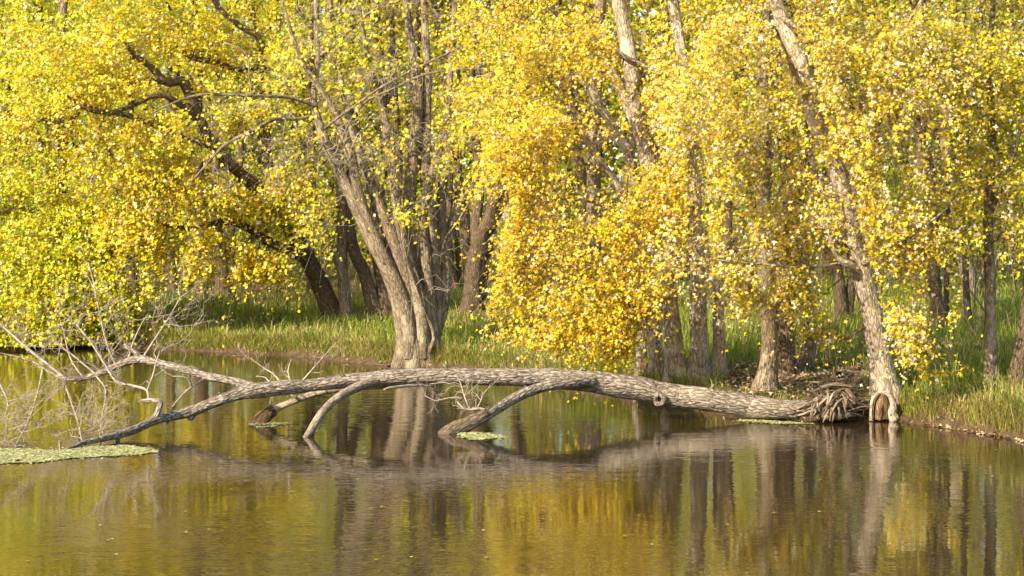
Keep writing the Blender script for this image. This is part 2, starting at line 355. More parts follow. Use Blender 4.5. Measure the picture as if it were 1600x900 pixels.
def gap_reject(q, prob):
    """True for points that stand in an open sight line"""
    x = q[:, 0] / q[:, 1] * F + 800; y = YH + (HC - q[:, 2]) / q[:, 1] * F; hit = np.zeros(len(q), bool); half = hit.copy()
    for x0, y0, x1, y1, r in GAPS:
        vx, vy = x1 - x0, y1 - y0; t = np.clip(((x - x0) * vx + (y - y0) * vy) / (vx * vx + vy * vy + 1e-9), 0, 1)
        hit |= (x - x0 - t * vx) ** 2 + (y - y0 - t * vy) ** 2 < r * r
    for a, b, r in SUNLIT:      # air the sun shines through on to the lit trunks
        for t in np.linspace(0, 1, 9):
            o = a + (b - a) * t - q; k = -(o @ SD); m = np.linalg.norm(o + k[:, None] * SD, axis=1)
            if r > .27: half |= (k > .3) & (m < r)
            else: hit |= (k > .3) & (m < r)
    return (hit & (rng.random(len(q)) < prob)) | (half & (rng.random(len(q)) < prob * .6))
def blob_targets(blobs, d0, lo=0.25, clump=True):
    """leaf sprays inside ellipsoids; each = photo centre, photo radii, depth offset, depth radius, number"""
    out = []
    for (cx, cy, rx, ry, dd, dr, n) in blobs:
        want = n; n = n * 4 if clump else n
        u = rng.normal(0, 1, (n, 3)); u /= np.linalg.norm(u, axis=1)[:, None]; u *= rng.random((n, 1)) ** .42
        d = d0 + dd + u[:, 2] * dr
        x = cx + u[:, 0] * rx; y = cy + u[:, 1] * ry
        q = np.stack([(x - 800) / F * d, d, HC - (y - YH) / F * d], -1)
        q[:, 2] = np.maximum(q[:, 2], np.maximum(ground(q[:, 0], q[:, 1]), 0) + lo)
        if clump:       # sprays lie in sloping tiers with open air between
            f = noise3(q[:, 0] * .9 + 5, q[:, 1] * .9, (q[:, 2] + .25 * q[:, 0]) * 1.9) + .45 * noise3(q[:, 0] * 2.3, q[:, 1] * 2.3, q[:, 2] * 4)
            q = q[(f > -.12) & ~gap_reject(q, .93)][:want]
        out.append(q)
    return np.vstack(out)

NLEAF = [0]
def strands(T, origin, m, length):
    """m drooping twiglets at the end of every branchlet, thrown outwards from the tree's axis"""
    n = len(T); cid = np.repeat(np.arange(n), m); st = T[cid] + rng.normal(0, .03, (n * m, 3))
    out = st - np.asarray(origin); out[:, 2] = 0; out /= np.linalg.norm(out, axis=1)[:, None] + .3
    dv = out * .55 + rng.normal(0, 1, (n * m, 3)) * (.75, .75, .5); dv /= np.linalg.norm(dv, axis=1)[:, None] + .05
    ln = length * np.exp(rng.normal(0, .3, (n * m, 1)))
    mid = st + dv * ln * .5 + (0, 0, .02); end = st + dv * ln + ln * np.array((0, 0, -.38))
    end[:, 2] = np.maximum(end[:, 2], .1)
    return cid, st, mid, end
def strand_tubes(mb, st, mid, end, r):
    K = len(st); p = np.stack([st, mid, end], 1); t = end - st; t /= np.linalg.norm(t, axis=1)[:, None] + 1e-9
    u = np.cross(t, (.3, .2, 1.)); u /= np.linalg.norm(u, axis=1)[:, None] + 1e-9; w_ = np.cross(t, u)
    a = np.arange(3) * 2.0944; off = np.cos(a)[None, :, None] * u[:, None] + np.sin(a)[None, :, None] * w_[:, None]
    v = p[:, :, None] + off[:, None] * (np.array((1, .75, .4)) * r)[None, :, None, None]
    q = np.array([[i * 3 + j, i * 3 + (j + 1) % 3, i * 3 + 3 + (j + 1) % 3, i * 3 + 3 + j] for i in range(2) for j in range(3)])
    b = np.broadcast_to(off[:, None] * .02, v.shape).copy(); b[..., 2] += p[:, :, None, 2]
    mb.add(v.reshape(-1, 3), [(q[None] + (np.arange(K) * 9)[:, None, None]).reshape(-1, 4)], bark=b.reshape(-1, 3))
def crown_leaves(root, origin, T, per, spread, size, shape, pal, name='crown', gaps=True, twigs=None, m=4, tw_r=.0028):
    cid, st, mid, end = strands(T, origin, m, spread * 2.1)
    if gaps: k = ~gap_reject(mid, .75); cid, st, mid, end = cid[k], st[k], mid[k], end[k]
    if twigs is not None: strand_tubes(twigs, st, mid, end, tw_r)
    k = rng.poisson(per / m, len(cid)); i = np.repeat(np.arange(len(cid)), k); u = rng.uniform(.12, 1.06, (len(i), 1)) ** .8
    pos = (1 - u) ** 2 * st[i] + 2 * u * (1 - u) * (2 * mid - .5 * st - .5 * end)[i] + u * u * end[i] + rng.normal(0, 1, (len(i), 3)) * size * (.62, .62, .5) - (0, 0, size * .25)
    pos[:, 2] = np.maximum(pos[:, 2], .1); ci = cid[i]
    if gaps: k = ~gap_reject(pos, .7); pos, ci = pos[k], ci[k]
    mb = MB(); leaf_cloud(mb, pos, size, shape, pal, ci); NLEAF[0] += len(pos)
    return tag(mb.build(name, LEAF, root, origin), kind='stuff')

def make_tree(label, at, stems, blobs, pal, bark=BARK, per=20, spread=.2, size=.1, shape=MIDL, group=None, bare=(), name='maple_tree', flare=.55, cat='tree', sides=22, twig=LTWIG, tip_r=.0035, depth=None):
    """stems: lists of (photo x, photo y, depth offset, radius in photo px); the first point of a stem without '+' stands on the ground"""
    b = base(*at) if depth is None else depth
    d0 = b[1]; root = empty(name, b); tag(root, label, cat, group)
    np_, nr_ = [], []
    for si, st in enumerate(stems):
        nm, st = st[0], st[1:]
        pts = [(*P(x, y, d0 + dd), r / F * (d0 + dd)) for x, y, dd, r in st]
        if nm == 'trunk':
            f = pts[0]; g = float(ground(f[0], f[1])); pts = [(f[0], f[1], min(g, f[2]) - .25, f[3])] + pts
        pr = spline(pts, .07 if pts[0][3] > .1 else .12)
        mb = MB(); tube(mb, pr, sides if pts[0][3] > .07 else 10, rough=.09, ridge=.075, seed=float(si * 1.7 + at[0] % 13), flare=(.22, flare, 4) if nm == 'trunk' else None)
        mb.build(nm, bark, root, b)
        m = pr[:, 2] > float(ground(pr[0, 0], pr[0, 1])) + (1.0 if nm == 'trunk' else 0)
        np_.append(pr[m, :3]); nr_.append(pr[m, 3])
    np_, nr_ = np.vstack(np_), np.concatenate(nr_)
    T = blob_targets(blobs, d0) if len(blobs) else np.zeros((0, 3)); TB = blob_targets(bare, d0) if len(bare) else np.zeros((0, 3))
    mb = MB()
    if len(T) + len(TB): grow(np_, nr_, np.vstack([T, TB]), mb, tip_r=tip_r)
    if len(T): crown_leaves(root, b, T, per, spread, size, shape, pal, twigs=mb, m=4 if d0 < 36 else 3, tw_r=.003 if d0 < 36 else .004)
    if len(TB): strand_tubes(mb, *strands(TB, b, 3, .45)[1:], .004)
    if mb.v: tag(mb.build('twigs', twig, root, b), kind='stuff')
    return root

# ================================================================== trees on the near right bank
HERO = make_tree('big pale grey maple leaning left from a hollow flared base at the water edge', (1386, 648),
    [('trunk', (1388, 648, .15, 22), (1384, 618, .15, 19), (1377, 575, .15, 17), (1368, 530, .15, 16.5), (1360, 480, .1, 16), (1350, 435, 0, 15.5), (1336, 385, 0, 15), (1322, 330, .1, 14.5),
      (1308, 270, .2, 14), (1280, 205, .3, 13), (1265, 160, .4, 12.5), (1248, 98, .5, 12), (1228, 48, .6, 11), (1212, 0, .7, 10), (1190, -90, .8, 8.5), (1175, -190, .8, 6), (1165, -300, .8, 3)),
     ('limb', (1352, 440, 0, 6), (1330, 415, -.25, 6.5), (1318, 410, -.35, 5.5), (1300, 385, -.4, 4), (1290, 345, -.4, 3.5), (1288, 310, -.4, 2.5), (1280, 280, -.4, 1.5)),
     ('limb', (1345, 412, -.1, 4.5), (1372, 402, -.4, 3.6), (1400, 388, -.6, 3), (1432, 362, -.8, 2.4), (1455, 345, -.9, 1.8), (1480, 325, -.9, 1)),
     ('limb', (1385, 397, -.5, 2.5), (1430, 388, -.8, 2.1), (1470, 374, -1, 1.6), (1510, 352, -1, 1)),
     ('limb', (1335, 408, -.1, 3.5), (1290, 415, -.5, 2.6), (1240, 417, -.8, 2.2), (1180, 412, -1, 1.8), (1120, 406, -1.2, 1)),
     ('limb', (1300, 250, .2, 6), (1330, 200, 0, 5), (1360, 130, -.2, 4), (1400, 60, -.3, 3), (1440, 0, -.4, 2.5), (1470, -80, -.4, 1.5)),
     ('limb', (1262, 160, .4, 5), (1240, 110, 0, 4), (1215, 60, -.4, 3.5), (1180, 25, -.6, 3), (1130, -20, -.8, 2)),
     ('limb', (1275, 62, 0, 2.5), (1262, 55, -.2, 3), (1235, 35, 0, 3.5), (1225, 30, .5, 4))],
    [(1290, 50, 200, 90, -.6, 1.6, 240), (1150, 170, 140, 130, -.8, 1.4, 210), (1340, 215, 150, 90, -.9, 1.3, 230), (1215, 310, 140, 100, -.9, 1.2, 180),
     (1420, 130, 100, 130, -.4, 1.4, 160), (1370, 345, 120, 70, -.9, .8, 130), (1125, 385, 95, 60, -.9, .7, 90), (1235, 470, 75, 60, -.3, .4, 110), (1285, 500, 50, 55, -.1, .3, 70), (1200, 425, 70, 45, -.7, .4, 60), (1222, 505, 30, 22, -.8, .2, 22), (1255, 390, 80, 40, -.3, .6, 50),
     (1412, 500, 26, 40, -1.0, .3, 26), (1442, 535, 32, 30, -1.0, .25, 26), (1462, 562, 26, 14, -1.0, .2, 14), (1405, 465, 32, 60, -.9, .3, 44), (1440, 430, 50, 50, -.8, .4, 50), (1480, 470, 50, 30, -.9, .3, 24), (1340, 395, 90, 40, -1, .6, 40), (1260, 552, 14, 10, -.7, .2, 2),
     (1270, -150, 260, 120, -.2, 2.2, 160), (1270, -420, 300, 240, .5, 2.6, 260), (1500, 280, 80, 90, -.3, 1, 40)],  # highest blob: unseen crown top, added to shade the bank behind
    'hero', bark=BARKP, per=34, spread=.24, size=.0515, shape=MIDL, flare=.45, sides=30)

# the lowest sprig hangs clear of the crown: its leaves can be told apart one by one
def sprig():
    o = np.array(HERO.location); d = o[1] - 1.0
    pr = spline([(*P(x, y, d + e), r / F * d) for x, y, e, r in [(1395, 520, .6, 1.6), (1420, 552, .3, 1.4), (1445, 575, .1, 1.2), (1470, 583, 0, 1), (1502, 578, -.05, .6)]], .05)
    mb = MB(); tube(mb, pr, 5, seed=2.); mb.build('sprig', LTWIG, HERO, o)
    meshes = []
    for c in ('yellow', 'gold', 'lime', 'cream'):
        L, fs = NEAR; mb = MB(); mb.add(L * .085, fs, col=np.repeat(np.array([C[c]]), len(L), 0)); q = mb.build('leaf', LEAF, HERO, (0, 0, 0)); meshes.append(q.data); bpy.data.objects.remove(q)
    for k in range(46):
        i = int(rng.integers(len(pr) // 3, len(pr))); p = pr[i, :3] + rng.normal(0, 1, 3) * (.07, .06, .05) - (0, 0, .03) - o
        q = bpy.data.objects.new('leaf', meshes[int(rng.choice(4, p=[.5, .2, .28, .02]))]); COL.objects.link(q); q.parent = HERO; q.location = p
        q.rotation_euler = (rng.normal(.9, .5), rng.normal(0, .6), rng.uniform(-2.2, 2.2) + math.pi); sc = float(np.exp(rng.normal(0, .2))); q.scale = (sc, sc, sc * rng.uniform(.6, 2))
sprig()

make_tree('clump of straight maple trunks behind the log, under the largest golden leaf mass', (1056, 600),
    [('trunk', (1056, 600, 0, 17), (1054, 560, 0, 15), (1048, 500, 0, 14.5), (1040, 430, 0, 14), (1032, 350, 0, 13.5), (1020, 290, .1, 13), (1009, 236, .2, 13), (996, 182, .3, 12.5), (988, 120, .4, 11.5), (979, 67, .5, 11), (966, 0, .6, 10), (950, -100, .7, 7), (940, -220, .7, 3)),
     ('trunk', (1091, 602, -.1, 15.5), (1092, 550, -.1, 14), (1091, 490, -.1, 13), (1090, 420, -.1, 12), (1087, 350, -.1, 11.5), (1083, 270, 0, 10.5), (1076, 180, .1, 9.5), (1066, 90, .2, 9), (1053, 13, .3, 8), (1040, -80, .4, 6), (1035, -200, .4, 3)),
     ('trunk', (1121, 600, .1, 10), (1124, 550, .1, 9), (1123, 500, .1, 9), (1122, 450, .1, 8), (1130, 412, 0, 6.5), (1145, 392, -.1, 5.5), (1165, 383, -.2, 4.5), (1190, 370, -.3, 3), (1210, 340, -.3, 2)),
     ('trunk', (1027, 586, .7, 11), (1024, 540, .7, 10), (1020, 480, .7, 9.5), (1010, 400, .8, 9), (998, 330, .9, 8.5), (982, 236, 1, 8), (955, 196, 1, 7), (932, 155, 1, 6), (915, 130, 1, 5), (890, 80, 1, 3)),
     ('trunk', (1001, 582, .9, 9), (1003, 540, .9, 8), (1006, 490, .9, 7.5), (1000, 400, .9, 7), (985, 330, .9, 6.5), (965, 290, .9, 6.5), (935, 250, .8, 6), (911, 209, .7, 5.5), (895, 172, .6, 5), (880, 120, .5, 3)),
     ('limb', (990, 140, .3, 6), (1005, 110, 0, 5.5), (985, 95, -.2, 5), (960, 80, -.3, 4.5), (945, 62, -.3, 4), (943, 40, -.3, 3)),
     ('limb', (1085, 125, .1, 3), (1045, 118, -.3, 3.6), (1010, 104, -.5, 3.6), (975, 88, -.5, 3.2), (948, 65, -.5, 2.6), (925, 85, -.5, 1.5)),
     ('limb', (1012, 250, .2, 7), (990, 190, .4, 7.5), (965, 130, .5, 7), (940, 90, .6, 6), (925, 60, .6, 4), (900, 10, .6, 3)),
     ('limb', (1035, 380, -.1, 5), (1000, 340, -.6, 4.5), (950, 320, -1, 3.8), (890, 310, -1.4, 3), (840, 315, -1.6, 2), (790, 330, -1.7, 1)),
     ('limb', (1045, 470, -.1, 4.5), (1005, 430, -.6, 4), (950, 425, -1, 3.2), (890, 440, -1.3, 2.4), (830, 470, -1.4, 1.4))],
    [(900, 330, 140, 70, -1.5, .5, 130), (890, 430, 135, 100, -1.8, .4, 230), (930, 400, 80, 60, -1.9, .25, 50), (1000, 400, 75, 100, -1.3, .35, 80), (950, 490, 105, 60, -1.7, .35, 150), (860, 500, 75, 40, -1.8, .25, 50), (930, 535, 65, 20, -1.6, .3, 70), (1005, 460, 35, 55, -1.3, .4, 40), (1050, 400, 50, 40, -1, .4, 30), (810, 470, 50, 35, -1.7, .3, 26), (1010, 515, 50, 60, -1.0, .5, 45),
     (880, 230, 130, 80, -1.3, .8, 140), (820, 160, 100, 110, -.8, 1, 115), (960, 290, 110, 50, -1.4, .5, 60), (800, 290, 60, 70, -1.0, .5, 35), (930, 90, 110, 90, -.6, 1.2, 120), (1050, 100, 90, 110, -.6, 1.2, 130), (780, 40, 80, 70, 0, 1.2, 60), (1060, 270, 85, 80, -.9, .9, 85),
     (920, -130, 190, 120, 0, 2, 140), (980, -400, 260, 240, .4, 2.6, 260), (1110, -120, 110, 100, 0, 1.5, 40), (1090, 430, 50, 45, -.8, .4, 22), (1140, 470, 45, 50, -.7, .4, 16)],  # crown top above the view, added for the shade it throws back
    'mass', bark=BARKP, per=36, spread=.24, size=.0515, shape=MIDL, flare=.4, sides=26)

make_tree('brown trunk with widened foot behind the tangled roots of the log', (1197, 608),
    [('trunk', (1197, 608, 0, 13), (1201, 570, 0, 12), (1202, 519, 0, 11.5), (1196, 452, 0, 11), (1193, 380, .1, 10.5), (1192, 300, .2, 10), (1196, 200, .3, 9), (1190, 100, .4, 8), (1200, 0, .5, 6), (1205, -150, .6, 3))],
    [(1190, 130, 120, 120, .6, 1.2, 80), (1170, -60, 120, 100, .6, 1.5, 50), (1220, 380, 70, 60, .2, .6, 26)], 'right', per=32, spread=.27, size=.06, shape=MIDL)
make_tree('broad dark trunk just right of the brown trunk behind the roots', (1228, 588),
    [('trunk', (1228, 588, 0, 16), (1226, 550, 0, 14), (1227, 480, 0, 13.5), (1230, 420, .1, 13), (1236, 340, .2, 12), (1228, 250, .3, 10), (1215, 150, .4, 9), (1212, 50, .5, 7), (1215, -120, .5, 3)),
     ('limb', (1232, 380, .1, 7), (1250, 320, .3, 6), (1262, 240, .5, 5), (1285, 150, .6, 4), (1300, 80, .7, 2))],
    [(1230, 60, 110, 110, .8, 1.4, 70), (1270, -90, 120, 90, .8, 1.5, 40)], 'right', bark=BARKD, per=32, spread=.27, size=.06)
make_tree('short leaning brown trunk between the dark trunk and the hollow maple', (1260, 584),
    [('trunk', (1258, 584, 0, 9.5), (1264, 545, 0, 9), (1266, 510, 0, 8.5), (1256, 452, 0, 8), (1246, 400, .1, 7), (1250, 320, .2, 6), (1262, 200, .3, 5), (1270, 60, .4, 4), (1275, -80, .4, 2))],
    [(1270, 120, 90, 110, .5, 1, 50), (1290, -60, 90, 90, .5, 1, 30)], 'right', per=32, spread=.27, size=.06)
make_tree('slim grey tree standing in grass left of the right frame edge', (1549, 601),
    [('trunk', (1550, 601, 0, 9.5), (1549, 560, 0, 9), (1546, 520, 0, 8.5), (1548, 470, 0, 8), (1545, 400, 0, 8), (1544, 340, .1, 7.5), (1547, 290, .1, 7), (1550, 200, .2, 6), (1546, 100, .3, 5), (1552, 0, .4, 4), (1556, -140, .4, 2)),
     ('limb', (1547, 335, .1, 4), (1556, 312, 0, 4), (1568, 290, -.1, 3.5), (1585, 240, -.2, 3), (1600, 180, -.3, 2)),
     ('limb', (1546, 500, 0, 2), (1535, 480, -.1, 1.6), (1520, 460, -.2, 1.2), (1505, 440, -.2, .8))],
    [(1530, 90, 90, 110, -.2, 1.2, 120), (1560, 250, 65, 80, -.2, .9, 75), (1500, 350, 65, 55, -.3, .8, 48), (1570, 385, 45, 45, -.2, .6, 24), (1550, -90, 120, 90, 0, 1.5, 70), (1600, -360, 200, 220, .3, 2, 160), (1640, 120, 60, 140, 0, 1.2, 45), (1480, 430, 40, 40, -.3, .4, 12)],  # includes an unseen crown top, added to darken the ground behind
    'right', per=33, spread=.25, size=.054, shape=MIDL)
make_tree('dark trunk cut off by the right frame edge', (1592, 602),
    [('trunk', (1590, 602, 0, 11), (1594, 560, 0, 10), (1600, 520, 0, 9.5), (1608, 440, 0, 9), (1612, 340, .1, 8), (1618, 200, .2, 7), (1620, 50, .3, 5), (1625, -120, .4, 2))],
    [(1650, 60, 90, 140, .4, 1.4, 60), (1660, 280, 80, 90, .2, 1, 40)], 'right', bark=BARKD, per=32, spread=.27, size=.06)
make_tree('dark twin stemmed tree in grass left of the hollow maple trunk', (1314, 506),
    [('trunk', (1316, 506, 0, 9), (1314, 470, 0, 8.5), (1312, 440, 0, 8), (1306, 400, 0, 6.5), (1300, 330, .2, 5.5), (1296, 220, .4, 4.5), (1300, 60, .6, 2.5)),
     ('trunk', (1320, 504, .1, 8), (1326, 470, .1, 8), (1334, 430, .1, 7.5), (1345, 380, .2, 6.5), (1360, 300, .4, 5.5), (1372, 200, .5, 4.5), (1380, 60, .7, 2.5))],
    [(1320, 130, 120, 120, 0, 2, 70), (1330, -60, 120, 90, 0, 2, 40)], 'backr', bark=BARKD, per=26, spread=.32, size=.08, shape=FARL)
make_tree('dark trunk in far grass right of the hollow maple', (1464, 513),
    [('trunk', (1464, 513, 0, 10), (1463, 470, 0, 9), (1460, 420, 0, 8.5), (1458, 340, .2, 8), (1450, 250, .4, 7), (1430, 180, .5, 6), (1400, 120, .6, 5), (1380, 40, .7, 3)),
     ('limb', (1460, 350, .2, 5), (1475, 290, .3, 4.5), (1495, 220, .4, 4), (1520, 130, .5, 3), (1535, 30, .6, 2)),
     ('trunk', (1478, 498, .4, 4.5), (1479, 440, .4, 4), (1480, 380, .5, 4), (1483, 280, .6, 3.5), (1490, 150, .7, 2.5), (1495, 0, .8, 1.5))],
    [(1440, 150, 120, 120, .3, 2, 75), (1490, -40, 120, 100, .3, 2, 45), (1470, 320, 70, 60, 0, 1, 22)], 'backr', bark=BARKD, per=26, spread=.32, size=.08, shape=FARL)
make_tree('thin dark trunk in grass between two stouter trunks at right', (1514, 518),
    [('trunk', (1514, 518, 0, 5.5), (1511, 470, 0, 5), (1508, 400, 0, 5), (1506, 300, .2, 4.5), (1512, 180, .3, 3.5), (1508, 40, .5, 2.5), (1505, -80, .5, 1.5))],
    [(1510, 100, 90, 120, 0, 1.6, 50), (1515, -60, 90, 80, 0, 1.6, 30)], 'backr', bark=BARKD, per=26, spread=.32, size=.08, shape=FARL)

# ================================================================== trees on the far left bank
make_tree('many stemmed grey maple standing alone at the bank edge above the log', (655, 555),
    [('trunk', (655, 555, 0, 26), (655, 530, 0, 24), (655, 500, 0, 22), (654, 475, 0, 19), (653, 450, .1, 15), (652, 425, .1, 9)),
     ('stem', (624, 585, -.2, 15.20), (631, 550, -.2, 14.40), (632, 535, -.2, 13.60), (630, 500, -.2, 13.60), (622, 460, -.25, 13.20), (608, 425, -.3, 12.80), (590, 390, -.3, 12.00), (567, 345, -.3, 10.80), (545, 300, -.3, 9.60), (522, 252, -.3, 8.00), (503, 205, -.3, 6.80), (490, 160, -.2, 5.60), (495, 100, -.1, 4.80), (494, 0, 0, 4.00), (490, -120, 0, 2.40)),
     ('stem', (646, 590, -.3, 14.40), (647, 550, -.3, 13.60), (645, 520, -.25, 12.00), (640, 470, -.2, 12.00), (628, 415, -.2, 11.20), (610, 365, -.2, 10.40), (592, 320, -.1, 9.60), (575, 275, 0, 8.00), (556, 220, .1, 6.40), (540, 160, .2, 5.60), (525, 80, .3, 4.00), (515, -20, .4, 3.20), (510, -140, .4, 1.60)),
     ('stem', (668, 590, -.2, 14.40), (663, 545, -.2, 13.60), (658, 500, -.05, 12.00), (652, 430, .1, 11.60), (645, 370, .1, 10.80), (640, 310, .1, 10.00), (645, 250, .2, 9.20), (652, 180, .3, 8.40), (650, 110, .4, 7.20), (638, 40, .5, 6.00), (632, -40, .5, 4.80), (628, -170, .5, 2.40)),
     ('stem', (690, 585, .05, 12.80), (682, 550, .05, 12.00), (676, 520, .1, 11.20), (680, 450, .2, 10.40), (676, 390, .2, 10.00), (672, 330, .2, 9.20), (664, 260, .3, 8.40), (666, 190, .4, 7.60), (668, 120, .5, 6.80), (664, 40, .6, 5.60), (660, -60, .6, 4.00), (658, -180, .6, 2.00)),
     ('stem', (674, 540, .2, 10.40), (690, 480, .3, 11.20), (695, 420, .4, 10.40), (688, 360, .4, 9.60), (690, 300, .5, 8.40), (697, 262, .5, 7.60), (712, 216, .5, 6.40), (732, 182, .5, 5.20), (745, 140, .5, 4.00), (752, 60, .5, 2.80), (756, -60, .5, 1.60)),
     ('stem', (690, 420, .4, 7.20), (702, 365, .5, 7.60), (718, 318, .6, 6.80), (742, 285, .7, 5.60), (770, 240, .8, 4.00), (790, 180, .9, 2.80), (800, 100, .9, 1.60)),
     ('stem', (640, 560, -.35, 11), (636, 500, -.35, 10.5), (618, 440, -.35, 9.5), (585, 370, -.4, 8.5), (560, 300, -.4, 7.5), (548, 240, -.4, 6.5), (520, 170, -.4, 5), (470, 90, -.4, 3.5), (440, 0, -.4, 2)),
     ('stem', (660, 560, -.3, 11), (656, 480, -.25, 10), (636, 400, -.2, 9), (622, 330, -.2, 8), (612, 260, -.2, 7), (600, 180, -.1, 5.5), (575, 90, 0, 4), (560, 0, 0, 3), (555, -80, 0, 2)),
     ('stem', (680, 560, -.1, 10), (672, 480, 0, 9.5), (664, 400, 0, 8.5), (660, 330, .1, 7.5), (682, 250, .1, 6.5), (700, 170, .2, 5), (705, 80, .3, 4), (712, -20, .4, 3)),
     ('limb', (668, 555, -.3, 3.72), (678, 530, -.35, 2.79), (672, 505, -.3, 2.17), (660, 480, -.35, 1.98), (645, 435, -.4, 1.86), (630, 395, -.4, 1.86), (622, 350, -.45, 1.74), (616, 300, -.45, 1.24)),
     ('limb', (494, 180, -.3, 2.48), (462, 186, -.5, 2.85), (429, 186, -.8, 2.85), (398, 202, -1, 2.60), (364, 219, -1.2, 2.36), (344, 233, -1.3, 2.11), (314, 267, -1.4, 1.74), (292, 292, -1.5, 0.93)),
     ('limb', (492, 165, -.3, 2.48), (450, 152, -.6, 2.48), (408, 150, -.9, 2.48), (358, 148, -1.2, 2.23), (314, 148, -1.4, 1.86), (273, 160, -1.6, 1.49), (235, 178, -1.7, 0.99)),
     ('limb', (393, 150, -1, 1.55), (390, 120, -1, 1.36), (384, 82, -1, 1.24), (350, 66, -1, 0.93)),
     ('limb', (500, 205, -.3, 2.17), (545, 172, -.8, 1.86), (590, 140, -1.1, 1.86), (640, 112, -1.2, 1.74), (690, 88, -1.2, 1.49), (720, 72, -1.2, 0.99)),
     ('limb', (520, 250, -.3, 1.86), (560, 170, -.9, 1.74), (615, 138, -1.2, 1.74), (665, 116, -1.3, 1.61), (720, 108, -1.3, 1.12), (760, 108, -1.3, 0.62)),
     ('limb', (495, 90, 0, 2.17), (530, 65, -.4, 1.86), (570, 25, -.6, 1.86), (610, 2, -.7, 1.55), (650, -25, -.7, 0.99)),
     ('limb', (690, 415, .2, 1.61), (690, 400, -.2, 1.61), (697, 372, -.4, 1.61), (716, 345, -.5, 1.49), (742, 300, -.5, 1.24), (760, 270, -.5, 0.74))],
    [(610, 60, 120, 80, 0, 1.6, 40), (540, 190, 90, 80, -.2, 1.4, 31), (690, 210, 90, 90, -.2, 1.2, 37), (620, 300, 80, 45, -.5, .6, 16), (640, 345, 45, 35, -.6, .4, 8), (655, 415, 8, 6, -.5, .1, 1), (470, 90, 80, 90, 0, 1.5, 49), (640, 150, 110, 80, 0, 1.4, 37), (720, 320, 30, 30, -.3, .4, 3),
     (520, 330, 50, 60, -.4, .5, 12), (600, -130, 180, 110, 0, 2, 55), (620, -330, 190, 160, .5, 2.4, 86), (350, 180, 90, 50, -1.2, .8, 21), (745, 110, 60, 70, -.6, 1, 21)],  # uppermost blob is out of view, added as shade for the wood behind
    'centre', bark=BARK, per=32, spread=.32, size=.07, shape=FARL, flare=.22, sides=26, twig=TWIG,
    bare=[(420, 240, 110, 80, -1.2, .8, 60), (560, 180, 120, 100, -.9, 1, 85), (700, 420, 40, 60, -.4, .3, 26), (650, 480, 50, 60, -.45, .2, 22), (690, 200, 80, 110, -.6, 1, 50), (600, 40, 140, 80, -.5, 1.2, 55)], tip_r=.006)

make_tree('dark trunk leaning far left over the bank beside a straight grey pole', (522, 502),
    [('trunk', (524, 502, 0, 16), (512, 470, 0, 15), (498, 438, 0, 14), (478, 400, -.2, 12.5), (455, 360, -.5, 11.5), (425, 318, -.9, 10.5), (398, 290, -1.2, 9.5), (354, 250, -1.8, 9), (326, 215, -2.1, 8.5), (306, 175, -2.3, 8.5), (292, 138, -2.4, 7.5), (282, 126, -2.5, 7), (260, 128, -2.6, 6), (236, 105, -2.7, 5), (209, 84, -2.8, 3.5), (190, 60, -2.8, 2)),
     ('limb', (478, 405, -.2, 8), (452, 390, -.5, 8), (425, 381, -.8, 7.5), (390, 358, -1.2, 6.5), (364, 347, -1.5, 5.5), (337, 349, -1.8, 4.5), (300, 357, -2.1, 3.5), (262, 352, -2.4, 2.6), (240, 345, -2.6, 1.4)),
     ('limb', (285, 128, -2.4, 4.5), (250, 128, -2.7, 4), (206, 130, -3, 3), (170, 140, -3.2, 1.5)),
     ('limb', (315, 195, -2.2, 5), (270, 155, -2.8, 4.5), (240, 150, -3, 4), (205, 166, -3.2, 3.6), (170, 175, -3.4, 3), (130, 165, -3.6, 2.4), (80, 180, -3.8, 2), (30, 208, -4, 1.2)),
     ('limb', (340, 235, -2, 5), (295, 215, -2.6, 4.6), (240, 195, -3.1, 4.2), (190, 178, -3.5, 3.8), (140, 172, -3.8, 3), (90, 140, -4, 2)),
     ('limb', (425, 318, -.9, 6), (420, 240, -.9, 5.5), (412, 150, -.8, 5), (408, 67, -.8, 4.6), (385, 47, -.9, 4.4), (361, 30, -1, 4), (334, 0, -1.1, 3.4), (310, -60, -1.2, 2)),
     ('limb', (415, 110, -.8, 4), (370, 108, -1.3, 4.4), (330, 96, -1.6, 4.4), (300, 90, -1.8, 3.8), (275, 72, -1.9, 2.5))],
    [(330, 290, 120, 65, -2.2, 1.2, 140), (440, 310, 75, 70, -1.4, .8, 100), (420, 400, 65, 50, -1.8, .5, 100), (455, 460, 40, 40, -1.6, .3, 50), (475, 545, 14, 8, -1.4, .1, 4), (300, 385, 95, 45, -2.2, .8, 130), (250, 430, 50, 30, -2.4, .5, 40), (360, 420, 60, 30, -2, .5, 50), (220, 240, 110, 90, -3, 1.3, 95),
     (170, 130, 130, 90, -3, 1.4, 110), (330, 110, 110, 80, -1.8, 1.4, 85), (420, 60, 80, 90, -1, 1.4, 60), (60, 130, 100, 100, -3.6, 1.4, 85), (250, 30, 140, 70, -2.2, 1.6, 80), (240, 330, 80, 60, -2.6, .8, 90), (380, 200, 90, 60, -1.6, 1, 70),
     (300, -120, 230, 100, -1.8, 2, 110), (330, -320, 240, 160, -.8, 2.6, 160), (100, -90, 140, 100, -3, 2, 50)],  # out-of-view crown top added here to cast shade behind
    'lean', bark=BARKD, per=42, spread=.34, size=.069, shape=FARL, flare=.3, sides=24)
